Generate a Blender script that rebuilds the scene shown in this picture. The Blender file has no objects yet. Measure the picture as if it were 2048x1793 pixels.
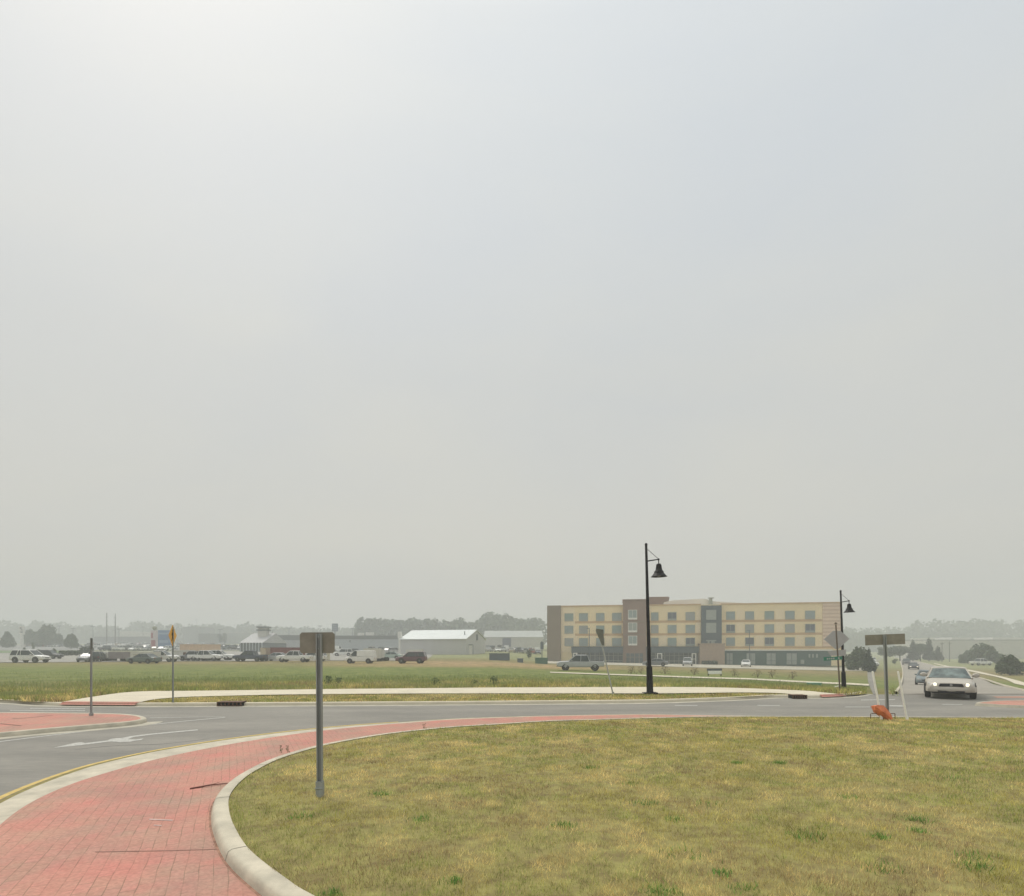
import bpy, bmesh, math, random
import numpy as np
from mathutils import Vector, Matrix
R = math.radians
random.seed(7); rng = np.random.default_rng(11)
S = bpy.context.scene
COL = S.collection
# ------------------------------------------------------------------ camera
F = 1150.0; HC = 2.35; YH = 1298.0; XC = 1024.0      # calibration, in photograph pixels
cam_d = bpy.data.cameras.new('camera'); cam = bpy.data.objects.new('camera', cam_d); COL.objects.link(cam)
cam.location = (0, 0, HC); cam.rotation_euler = (R(90), 0, 0)
cam_d.sensor_width = 36.0; cam_d.lens = F / 2048 * 36.0
cam_d.shift_y = (YH - 896.5) / 2048.0
cam_d.clip_start = 0.1; cam_d.clip_end = 6000
S.camera = cam
# ------------------------------------------------------------------ world and sun
SUN_EL, SUN_AZ = 55.0, -38.0          # azimuth from +Y, negative to the left
W = bpy.data.worlds.new('World'); S.world = W; W.use_nodes = True
nt = W.node_tree; nt.nodes.clear()
wo = nt.nodes.new('ShaderNodeOutputWorld'); bg = nt.nodes.new('ShaderNodeBackground')
sky = nt.nodes.new('ShaderNodeTexSky'); sky.sky_type = 'NISHITA'; sky.sun_disc = False
sky.sun_elevation = R(SUN_EL); sky.sun_rotation = R(SUN_AZ); sky.dust_density = 6; sky.air_density = 1.5
tc = nt.nodes.new('ShaderNodeTexCoord')
sx = nt.nodes.new('ShaderNodeSeparateXYZ'); nt.links.new(tc.outputs['Generated'], sx.inputs[0])
ramp = nt.nodes.new('ShaderNodeValToRGB')
er = ramp.color_ramp; er.elements[0].position = 0.0; er.elements[0].color = (.57, .565, .535, 1)
er.elements[1].position = 1.0; er.elements[1].color = (1.26, 1.25, 1.19, 1)
for p, c in ((.18, (.63, .63, .605, 1)), (.42, (.65, .665, .66, 1)), (.66, (.71, .745, .765, 1)), (.74, (.75, .79, .82, 1)), (.86, (1.17, 1.165, 1.12, 1))):
    e = er.elements.new(p); e.color = c
nt.links.new(sx.outputs['Z'], ramp.inputs[0])
nz = nt.nodes.new('ShaderNodeTexNoise'); nz.inputs['Scale'].default_value = 1.7; nz.inputs['Detail'].default_value = 5
nz.inputs['Roughness'].default_value = .5; nz.inputs['Distortion'].default_value = .4
mp = nt.nodes.new('ShaderNodeMapping'); mp.inputs['Scale'].default_value = (1, 1, 2.4)
nt.links.new(tc.outputs['Generated'], mp.inputs[0]); nt.links.new(mp.outputs[0], nz.inputs[0])
cr = nt.nodes.new('ShaderNodeValToRGB'); cr.color_ramp.elements[0].position = .32; cr.color_ramp.elements[0].color = (.95, .965, .985, 1)
cr.color_ramp.elements[1].position = .68; cr.color_ramp.elements[1].color = (1.03, 1.02, .985, 1)
nt.links.new(nz.outputs['Fac'], cr.inputs[0])
mul = nt.nodes.new('ShaderNodeMix'); mul.data_type = 'RGBA'; mul.blend_type = 'MULTIPLY'; mul.inputs[0].default_value = 1
nt.links.new(ramp.outputs[0], mul.inputs[6]); nt.links.new(cr.outputs[0], mul.inputs[7])
# glow of the veiled sun
dp = nt.nodes.new('ShaderNodeVectorMath'); dp.operation = 'DOT_PRODUCT'
sd = Vector((math.sin(R(SUN_AZ)) * math.cos(R(SUN_EL)), math.cos(R(SUN_AZ)) * math.cos(R(SUN_EL)), math.sin(R(SUN_EL))))
nrm = nt.nodes.new('ShaderNodeVectorMath'); nrm.operation = 'NORMALIZE'; nt.links.new(tc.outputs['Generated'], nrm.inputs[0])
nt.links.new(nrm.outputs[0], dp.inputs[0]); dp.inputs[1].default_value = sd
gl = nt.nodes.new('ShaderNodeMapRange'); gl.interpolation_type = 'SMOOTHSTEP'
gl.inputs[1].default_value = .72; gl.inputs[2].default_value = 1.0; gl.inputs[3].default_value = 0; gl.inputs[4].default_value = .018
nt.links.new(dp.outputs['Value'], gl.inputs[0])
add = nt.nodes.new('ShaderNodeMix'); add.data_type = 'RGBA'; add.blend_type = 'ADD'
add.inputs[7].default_value = (1, .97, .90, 1)
nt.links.new(gl.outputs[0], add.inputs[0]); nt.links.new(mul.outputs[2], add.inputs[6])
sm = nt.nodes.new('ShaderNodeMix'); sm.data_type = 'RGBA'; sm.blend_type = 'MULTIPLY'; sm.inputs[0].default_value = 1
nt.links.new(sky.outputs[0], sm.inputs[6]); sm.inputs[7].default_value = (.09, .09, .09, 1)
mx = nt.nodes.new('ShaderNodeMix'); mx.data_type = 'RGBA'; mx.inputs[0].default_value = .93
nt.links.new(sm.outputs[2], mx.inputs[6]); nt.links.new(add.outputs[2], mx.inputs[7])
nt.links.new(mx.outputs[2], bg.inputs[0]); bg.inputs[1].default_value = 1.0
nt.links.new(bg.outputs[0], wo.inputs[0])
sl = bpy.data.lights.new('sun', 'SUN'); sl.energy = 1.9; sl.angle = R(22); sl.color = (1, .95, .87)
so = bpy.data.objects.new('sun', sl); COL.objects.link(so)
so.rotation_euler = (-sd).to_track_quat('-Z', 'Y').to_euler(); so.location = (0, 0, 60)
S.view_settings.view_transform = 'Standard'; S.view_settings.look = 'None'
S.view_settings.exposure = 0.0; S.view_settings.gamma = 1.0; S.view_settings.use_curve_mapping = False
try: S.cycles.volume_bounces = 1
except Exception: pass
# ------------------------------------------------------------------ helpers
def meta(o, label=None, cat=None, group=None, kind=None):
    if label: o['label'] = label
    if cat: o['category'] = cat
    if group: o['group'] = group
    if kind: o['kind'] = kind
    return o
MATS = {}

def mat(name, c, rough=.75, var=.12, scale=3.0, bump=0.0, metal=0.0, emit=0.0, c2=None, spec=.35, coord='Object', stretch=None):
    if name in MATS: return MATS[name]
    m = bpy.data.materials.new(name); m.use_nodes = True; t = m.node_tree; b = t.nodes['Principled BSDF']
    b.inputs['Roughness'].default_value = rough; b.inputs['Metallic'].default_value = metal
    b.inputs['Specular IOR Level'].default_value = spec
    tcn = t.nodes.new('ShaderNodeTexCoord'); n = t.nodes.new('ShaderNodeTexNoise')
    n.inputs['Scale'].default_value = scale; n.inputs['Detail'].default_value = 6; n.inputs['Roughness'].default_value = .62
    src = tcn.outputs['Object']
    if coord == 'World':
        g = t.nodes.new('ShaderNodeNewGeometry'); src = g.outputs['Position']
    if stretch:
        mp_ = t.nodes.new('ShaderNodeMapping'); mp_.inputs['Scale'].default_value = stretch
        t.links.new(src, mp_.inputs[0]); src = mp_.outputs[0]
    t.links.new(src, n.inputs[0])
    rp = t.nodes.new('ShaderNodeValToRGB'); rp.color_ramp.elements[0].position = .3; rp.color_ramp.elements[1].position = .7
    a = tuple(max(0, x * (1 - var)) for x in c); d = tuple(min(1, x * (1 + var)) for x in (c2 or c))
    rp.color_ramp.elements[0].color = (*a, 1); rp.color_ramp.elements[1].color = (*d, 1)
    t.links.new(n.outputs['Fac'], rp.inputs[0]); t.links.new(rp.outputs[0], b.inputs['Base Color'])
    if bump:
        bp = t.nodes.new('ShaderNodeBump'); bp.inputs['Strength'].default_value = bump; bp.inputs['Distance'].default_value = .02
        n2 = t.nodes.new('ShaderNodeTexNoise'); n2.inputs['Scale'].default_value = scale * 9; n2.inputs['Detail'].default_value = 4
        t.links.new(src, n2.inputs[0]); t.links.new(n2.outputs['Fac'], bp.inputs['Height']); t.links.new(bp.outputs[0], b.inputs['Normal'])
    if emit:
        b.inputs['Emission Color'].default_value = (*c, 1); b.inputs['Emission Strength'].default_value = emit
    MATS[name] = m; return m
class MB:
    def __init__(s): s.v = []; s.f = []; s.m = []
    def add(s, vs, fs, mi=0):
        o = len(s.v); s.v += [tuple(p) for p in vs]
        for f in fs: s.f.append([i + o for i in f]); s.m.append(mi)
        return s
    def box(s, x0, x1, y0, y1, z0, z1, mi=0):
        vs = [(x, y, z) for z in (z0, z1) for y in (y0, y1) for x in (x0, x1)]
        return s.add(vs, [(0, 2, 3, 1), (4, 5, 7, 6), (0, 1, 5, 4), (2, 6, 7, 3), (0, 4, 6, 2), (1, 3, 7, 5)], mi)
    def cyl(s, p0, p1, r0, r1=None, n=12, mi=0, caps=True):
        r1 = r0 if r1 is None else r1
        p0 = Vector(p0); p1 = Vector(p1); d = (p1 - p0).normalized()
        a = d.orthogonal().normalized(); b = d.cross(a)
        vs = []
        for p, r in ((p0, r0), (p1, r1)):
            for i in range(n):
                t = 2 * math.pi * i / n; vs.append(p + (a * math.cos(t) + b * math.sin(t)) * r)
        fs = [(i, (i + 1) % n, n + (i + 1) % n, n + i) for i in range(n)]
        if caps: fs += [tuple(range(n))[::-1], tuple(range(n, 2 * n))]
        return s.add(vs, fs, mi)
    def lathe(s, prof, c=(0, 0, 0), n=24, mi=0):
        vs = []
        for r, z in prof:
            for i in range(n):
                t = 2 * math.pi * i / n; vs.append((c[0] + r * math.cos(t), c[1] + r * math.sin(t), c[2] + z))
        fs = []
        for k in range(len(prof) - 1):
            for i in range(n):
                fs.append((k * n + i, k * n + (i + 1) % n, (k + 1) * n + (i + 1) % n, (k + 1) * n + i))
        return s.add(vs, fs, mi)
    def loft(s, rings, mi=0, caps=True):
        n = len(rings[0]); vs = [p for r in rings for p in r]; fs = []
        for k in range(len(rings) - 1):
            for i in range(n):
                fs.append((k * n + i, k * n + (i + 1) % n, (k + 1) * n + (i + 1) % n, (k + 1) * n + i))
        if caps: fs += [tuple(range(n))[::-1], tuple(range((len(rings) - 1) * n, len(rings) * n))]
        return s.add(vs, fs, mi)
    def prism(s, pts, y0, y1, mi=0):          # outline in x,z extruded in y
        n = len(pts); vs = [(x, y0, z) for x, z in pts] + [(x, y1, z) for x, z in pts]
        fs = [tuple(range(n))[::-1], tuple(range(n, 2 * n))] + [(i, (i + 1) % n, n + (i + 1) % n, n + i) for i in range(n)]
        return s.add(vs, fs, mi)
    def mesh(s, name, mats, smooth=None):
        me = bpy.data.meshes.new(name); me.from_pydata(s.v, [], s.f)
        for m in (mats if isinstance(mats, (list, tuple)) else [mats]): me.materials.append(m)
        me.polygons.foreach_set('material_index', s.m)
        bm = bmesh.new(); bm.from_mesh(me); bmesh.ops.recalc_face_normals(bm, faces=bm.faces); bm.to_mesh(me); bm.free()
        if smooth:
            me.polygons.foreach_set('use_smooth', [True] * len(me.polygons)); me.set_sharp_from_angle(angle=R(smooth))
        me.update(); return me
    def build(s, name, mats, parent=None, loc=(0, 0, 0), rz=0, smooth=None):
        o = bpy.data.objects.new(name, s.mesh(name, mats, smooth)); COL.objects.link(o)
        o.location = loc; o.rotation_euler = (0, 0, rz)
        if parent: o.parent = parent
        return o
def empty(name, loc, rz, label, cat, group=None):
    o = bpy.data.objects.new(name, None); COL.objects.link(o); o.location = loc; o.rotation_euler = (0, 0, rz)
    o.empty_display_size = .3
    return meta(o, label, cat, group)
def dup(root, loc, rz, label, scale=None, group=None):
    r = root.copy(); COL.objects.link(r); r.location = loc; r.rotation_euler = (0, 0, rz); r['label'] = label
    if group: r['group'] = group
    if scale: r.scale = scale if isinstance(scale, tuple) else (scale,) * 3
    for ch in list(root.children):
        c = ch.copy(); COL.objects.link(c); c.parent = r
        for g in list(ch.children):
            d = g.copy(); COL.objects.link(d); d.parent = c
    return r
ORD = ['first', 'second', 'third', 'fourth', 'fifth', 'sixth', 'seventh', 'eighth', 'ninth', 'tenth', 'eleventh', 'twelfth', 'thirteenth', 'fourteenth', 'fifteenth', 'sixteenth', 'seventeenth', 'eighteenth', 'nineteenth', 'twentieth']
# ------------------------------------------------------------------ terrain height
GY = np.array([0, 30, 45, 65, 100, 150, 200, 300, 450, 700, 1600.])
GP = np.array([-1500, 0, 600, 850, 1000, 1100, 1300, 1500, 1700, 1740, 1760, 1900, 3600.])
k = .12
GZ = np.array([
 [k,k,.1,.1,.1,.8,1.6,3.5,6,8,8], [k,k,.1,.1,.1,.8,1.6,3.5,6,8,8], [k,k,.1,.1,.1,.8,1.6,3.3,6,8,8],
 [k,k,.1,.1,.1,.3,1.1,2.9,5,8,8], [k,k,.1,.1,0,.3,1.4,3.2,5,8,8], [k,k,0,-.2,-.5,-.9,.3,2,4,7,8],
 [k,k,-.1,-.4,-.9,-1.4,-1.2,-.5,1,4,7], [k,k,-.25,-.7,-1.35,-1.7,-1.8,-1.5,-.5,2,6], [k,.1,-.62,-1.3,-1.95,-2.2,-2.3,-2.2,-1.6,.5,5],
 [k,.02,-.7,-1.5,-2.0,-2.2,-2.3,-2.3,-1.8,.5,5], [0,-.02,-.72,-1.6,-2.05,-2.2,-2.3,-2.3,-1.8,.3,5],
 [0,-.02,-.75,-1.65,-2.1,-2.2,-2.3,-2.3,-1.8,.2,5], [0,-.02,-.75,-1.65,-2.1,-2.2,-2.3,-2.3,-1.8,.2,5]])
def G(X, Y):
    X = np.asarray(X, float); Y = np.asarray(Y, float)
    px = np.clip(XC + F * X / np.maximum(Y, 1), GP[0], GP[-1] - 1e-3); yy = np.clip(Y, 0, GY[-1] - 1e-3)
    i = np.clip(np.searchsorted(GP, px, 'right') - 1, 0, len(GP) - 2); j = np.clip(np.searchsorted(GY, yy, 'right') - 1, 0, len(GY) - 2)
    a = (px - GP[i]) / (GP[i + 1] - GP[i]); b = (yy - GY[j]) / (GY[j + 1] - GY[j])
    return (GZ[i, j] * (1 - a) + GZ[i + 1, j] * a) * (1 - b) + (GZ[i, j + 1] * (1 - a) + GZ[i + 1, j + 1] * a) * b
def P0(px, py, z=0.0):
    Y = F * (HC - z) / (py - YH); return Vector(((px - XC) / F * Y, Y, z))
def gp(px, py):                                # where the view line of a photo pixel meets the terrain
    u = (px - XC) / F
    Y = np.concatenate([np.arange(22, 160, .1), np.arange(160, 1500, 1.)])
    z = G(u * Y, Y); yy = YH + (HC - z) * F / Y
    i = int(np.argmax(yy <= py)) if (yy <= py).any() else len(Y) - 1
    return Vector((u * Y[i], Y[i], float(z[i])))
def at(px, Y): return Vector(((px - XC) / F * Y, Y, float(G((px - XC) / F * Y, Y))))
def smoothline(pts, n=8):
    pts = [Vector(p) for p in pts]; out = []
    for i in range(len(pts) - 1):
        a = pts[max(i - 1, 0)]; b = pts[i]; c = pts[i + 1]; d = pts[min(i + 2, len(pts) - 1)]
        for j in range(n):
            t = j / n
            out.append(.5 * ((2 * b) + (c - a) * t + (2 * a - 5 * b + 4 * c - d) * t * t + (3 * b - a - 3 * c + d) * t ** 3))
    out.append(pts[-1]); return out
def resample(pts, n):
    pts = [Vector(p) for p in pts]; L = [0]
    for a, b in zip(pts, pts[1:]): L.append(L[-1] + (b - a).length)
    out = []; j = 0
    for i in range(n):
        d = L[-1] * i / (n - 1)
        while j < len(pts) - 2 and L[j + 1] < d: j += 1
        t = (d - L[j]) / max(L[j + 1] - L[j], 1e-9); out.append(pts[j].lerp(pts[j + 1], min(max(t, 0), 1)))
    return out
def sweep(name, line, prof, m, closed=False, kind='structure', smooth=40, follow=True):
    """prof: (offset to the left of travel, height)"""
    n = len(line); vs = []; fs = []; q = len(prof)
    for i, p in enumerate(line):
        a = line[(i - 1) % n] if closed else line[max(i - 1, 0)]; b = line[(i + 1) % n] if closed else line[min(i + 1, n - 1)]
        t = (b - a); t.z = 0; t.normalize(); nn = Vector((-t.y, t.x, 0))
        for o, h in prof: w = p + nn * o; vs.append((w.x, w.y, (p.z if follow else 0) + h))
    for i in range(n if closed else n - 1):
        for j in range(q - 1): fs.append((i * q + j, ((i + 1) % n) * q + j, ((i + 1) % n) * q + j + 1, i * q + j + 1))
    mb = MB(); mb.add(vs, fs); o = mb.build(name, m, smooth=smooth); meta(o, kind=kind); return o
def strip(name, A, B, m, n=60, w=3, dz=.004, terr=False, kind='structure'):
    A = resample(A, n); B = resample(B, n); vs = []; fs = []
    for a, b in zip(A, B):
        for j in range(w + 1):
            p = a.lerp(b, j / w)
            if terr and XC + F * p.x / p.y < 1744:
                yk = float(ykerb(np.array(XC + F * p.x / p.y))); 
                if p.y < yk: p = Vector((p.x * yk / p.y, yk, p.z))
            z = (float(G(p.x, p.y)) if terr else p.z) + dz; vs.append((p.x, p.y, z))
    for i in range(n - 1):
        for j in range(w): fs.append((i * (w + 1) + j, i * (w + 1) + j + 1, (i + 1) * (w + 1) + j + 1, (i + 1) * (w + 1) + j))
    mb = MB(); mb.add(vs, fs); o = mb.build(name, m); meta(o, kind=kind); return o
def flatpoly(name, pts, m, z=None, kind='structure'):
    bm = bmesh.new(); vv = [bm.verts.new((p[0], p[1], p[2] if z is None else z)) for p in pts]
    f = bm.faces.new(vv); bmesh.ops.triangulate(bm, faces=[f], ngon_method='EAR_CLIP')
    bmesh.ops.recalc_face_normals(bm, faces=bm.faces)
    me = bpy.data.meshes.new(name); bm.to_mesh(me); bm.free(); me.materials.append(m)
    if len(me.polygons) and me.polygons[0].normal.z < 0: me.flip_normals()
    o = bpy.data.objects.new(name, me); COL.objects.link(o); meta(o, kind=kind); return o
def vnoise(x, y, s, seed):
    g = np.random.default_rng(seed).random((256, 256)); x = np.asarray(x) / s + 100; y = np.asarray(y) / s + 100
    i = np.floor(x).astype(int); j = np.floor(y).astype(int); a = x - i; b = y - j; a = a * a * (3 - 2 * a); b = b * b * (3 - 2 * b)
    i &= 255; j &= 255; i1 = (i + 1) & 255; j1 = (j + 1) & 255
    return (g[i, j] * (1 - a) + g[i1, j] * a) * (1 - b) + (g[i, j1] * (1 - a) + g[i1, j1] * a) * b
def inpoly(x, y, poly):
    c = np.zeros(len(x), bool); n = len(poly)
    for i in range(n):
        x0, y0 = poly[i][0], poly[i][1]; x1, y1 = poly[(i + 1) % n][0], poly[(i + 1) % n][1]
        if y0 == y1: continue
        m_ = ((y0 > y) != (y1 > y)) & (x < (x1 - x0) * (y - y0) / (y1 - y0) + x0); c ^= m_
    return c
# ------------------------------------------------------------------ materials
def asphalt_mat(nm='asphalt', lo=(.205, .198, .176, 1), hi=(.30, .285, .25, 1)):
    m = bpy.data.materials.new(nm); m.use_nodes = True; t = m.node_tree; b = t.nodes['Principled BSDF']; b.inputs['Roughness'].default_value = .85
    b.inputs['Specular IOR Level'].default_value = .3
    g = t.nodes.new('ShaderNodeNewGeometry')
    def ns(sc, det=4, map_=None):
        n = t.nodes.new('ShaderNodeTexNoise'); n.inputs['Scale'].default_value = sc; n.inputs['Detail'].default_value = det
        if map_:
            q = t.nodes.new('ShaderNodeMapping'); q.inputs['Scale'].default_value = map_; t.links.new(g.outputs['Position'], q.inputs[0]); t.links.new(q.outputs[0], n.inputs[0])
        else: t.links.new(g.outputs['Position'], n.inputs[0])
        return n
    big = ns(.35, 5, (.5, 1.6, 1)); fine = ns(60, 3); mid = ns(4, 5, (.6, 2.2, 1))
    r = t.nodes.new('ShaderNodeValToRGB'); r.color_ramp.elements[0].position = .3; r.color_ramp.elements[0].color = lo
    r.color_ramp.elements[1].position = .72; r.color_ramp.elements[1].color = hi; t.links.new(big.outputs['Fac'], r.inputs[0])
    r2 = t.nodes.new('ShaderNodeValToRGB'); r2.color_ramp.elements[0].position = .3; r2.color_ramp.elements[0].color = (.72, .72, .72, 1)
    r2.color_ramp.elements[1].position = .75; r2.color_ramp.elements[1].color = (1.2, 1.2, 1.2, 1); t.links.new(fine.outputs['Fac'], r2.inputs[0])
    r3 = t.nodes.new('ShaderNodeValToRGB'); r3.color_ramp.elements[0].position = .3; r3.color_ramp.elements[0].color = (.9, .9, .91, 1)
    r3.color_ramp.elements[1].position = .7; r3.color_ramp.elements[1].color = (1.08, 1.07, 1.05, 1); t.links.new(mid.outputs['Fac'], r3.inputs[0])
    m1 = t.nodes.new('ShaderNodeMix'); m1.data_type = 'RGBA'; m1.blend_type = 'MULTIPLY'; m1.inputs[0].default_value = 1
    t.links.new(r.outputs[0], m1.inputs[6]); t.links.new(r2.outputs[0], m1.inputs[7])
    m2 = t.nodes.new('ShaderNodeMix'); m2.data_type = 'RGBA'; m2.blend_type = 'MULTIPLY'; m2.inputs[0].default_value = 1
    t.links.new(m1.outputs[2], m2.inputs[6]); t.links.new(r3.outputs[0], m2.inputs[7]); t.links.new(m2.outputs[2], b.inputs['Base Color'])
    bp = t.nodes.new('ShaderNodeBump'); bp.inputs['Strength'].default_value = .3; bp.inputs['Distance'].default_value = .004
    t.links.new(fine.outputs['Fac'], bp.inputs['Height']); t.links.new(bp.outputs[0], b.inputs['Normal'])
    return m
def brick_mat():
    m = bpy.data.materials.new('red_pavers'); m.use_nodes = True; t = m.node_tree; b = t.nodes['Principled BSDF']; b.inputs['Roughness'].default_value = .85
    b.inputs['Specular IOR Level'].default_value = .25
    g = t.nodes.new('ShaderNodeNewGeometry'); q = t.nodes.new('ShaderNodeMapping'); q.inputs['Rotation'].default_value = (0, 0, R(-116))
    nw = t.nodes.new('ShaderNodeTexNoise'); nw.inputs['Scale'].default_value = 1.3; t.links.new(g.outputs['Position'], nw.inputs[0])
    ad = t.nodes.new('ShaderNodeVectorMath'); ad.operation = 'MULTIPLY_ADD'; ad.inputs[1].default_value = (.05, .05, 0)
    t.links.new(nw.outputs['Color'], ad.inputs[0]); t.links.new(g.outputs['Position'], ad.inputs[2])
    t.links.new(ad.outputs[0], q.inputs[0])
    br = t.nodes.new('ShaderNodeTexBrick'); t.links.new(q.outputs[0], br.inputs[0])
    br.inputs['Scale'].default_value = 1; br.inputs['Brick Width'].default_value = .27; br.inputs['Row Height'].default_value = .134
    br.inputs['Mortar Size'].default_value = .0055; br.inputs['Mortar Smooth'].default_value = .3; br.inputs['Bias'].default_value = -.1
    br.inputs['Color1'].default_value = (.51, .235, .20, 1); br.inputs['Color2'].default_value = (.455, .24, .19, 1); br.inputs['Mortar'].default_value = (.25, .15, .11, 1)
    br.offset = .5
    n = t.nodes.new('ShaderNodeTexNoise'); n.inputs['Scale'].default_value = .9; n.inputs['Detail'].default_value = 7; n.inputs['Roughness'].default_value = .65
    t.links.new(g.outputs['Position'], n.inputs[0])
    r = t.nodes.new('ShaderNodeValToRGB'); r.color_ramp.elements[0].position = .33; r.color_ramp.elements[0].color = (1.05, .90, .88, 1)
    r.color_ramp.elements[1].position = .68; r.color_ramp.elements[1].color = (.93, 1.16, 1.05, 1); t.links.new(n.outputs['Fac'], r.inputs[0])
    mm = t.nodes.new('ShaderNodeMix'); mm.data_type = 'RGBA'; mm.blend_type = 'MULTIPLY'; mm.inputs[0].default_value = 1
    # joints worn away in places
    n3 = t.nodes.new('ShaderNodeTexNoise'); n3.inputs['Scale'].default_value = 2.2; n3.inputs['Detail'].default_value = 4; t.links.new(g.outputs['Position'], n3.inputs[0])
    r3 = t.nodes.new('ShaderNodeMapRange'); r3.inputs[1].default_value = .42; r3.inputs[2].default_value = .62; r3.inputs[3].default_value = .8; r3.inputs[4].default_value = .12
    t.links.new(n3.outputs['Fac'], r3.inputs[0])
    mw = t.nodes.new('ShaderNodeMix'); mw.data_type = 'RGBA'; mw.inputs[6].default_value = (.485, .237, .195, 1)
    t.links.new(r3.outputs[0], mw.inputs[0]); t.links.new(br.outputs['Color'], mw.inputs[7])
    t.links.new(mw.outputs[2], mm.inputs[6]); t.links.new(r.outputs[0], mm.inputs[7])
    ns_ = t.nodes.new('ShaderNodeTexNoise'); ns_.inputs['Scale'].default_value = 1.1; ns_.inputs['Detail'].default_value = 6; ns_.inputs['Distortion'].default_value = .6
    qs = t.nodes.new('ShaderNodeMapping'); qs.inputs['Scale'].default_value = (.9, .55, 1); t.links.new(g.outputs['Position'], qs.inputs[0]); t.links.new(qs.outputs[0], ns_.inputs[0])
    rs = t.nodes.new('ShaderNodeValToRGB'); rs.color_ramp.elements[0].position = .36; rs.color_ramp.elements[0].color = (.84, .96, .97, 1); rs.color_ramp.elements[1].position = .6; rs.color_ramp.elements[1].color = (1.04, 1.0, 1.0, 1)
    t.links.new(ns_.outputs['Fac'], rs.inputs[0]); m6 = t.nodes.new('ShaderNodeMix'); m6.data_type = 'RGBA'; m6.blend_type = 'MULTIPLY'; m6.inputs[0].default_value = 1
    t.links.new(mm.outputs[2], m6.inputs[6]); t.links.new(rs.outputs[0], m6.inputs[7])
    n4 = t.nodes.new('ShaderNodeTexNoise'); n4.inputs['Scale'].default_value = 28; n4.inputs['Detail'].default_value = 4; t.links.new(g.outputs['Position'], n4.inputs[0])
    r4 = t.nodes.new('ShaderNodeMapRange'); r4.inputs[1].default_value = .3; r4.inputs[2].default_value = .7; r4.inputs[3].default_value = .86; r4.inputs[4].default_value = 1.14
    t.links.new(n4.outputs['Fac'], r4.inputs[0])
    m5 = t.nodes.new('ShaderNodeVectorMath'); m5.operation = 'SCALE'; t.links.new(m6.outputs[2], m5.inputs[0]); t.links.new(r4.outputs[0], m5.inputs['Scale'])
    t.links.new(m5.outputs[0], b.inputs['Base Color'])
    bp = t.nodes.new('ShaderNodeBump'); bp.inputs['Strength'].default_value = .35; bp.inputs['Distance'].default_value = .004; bp.invert = True
    t.links.new(br.outputs['Fac'], bp.inputs['Height']); t.links.new(bp.outputs[0], b.inputs['Normal'])
    return m
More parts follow.
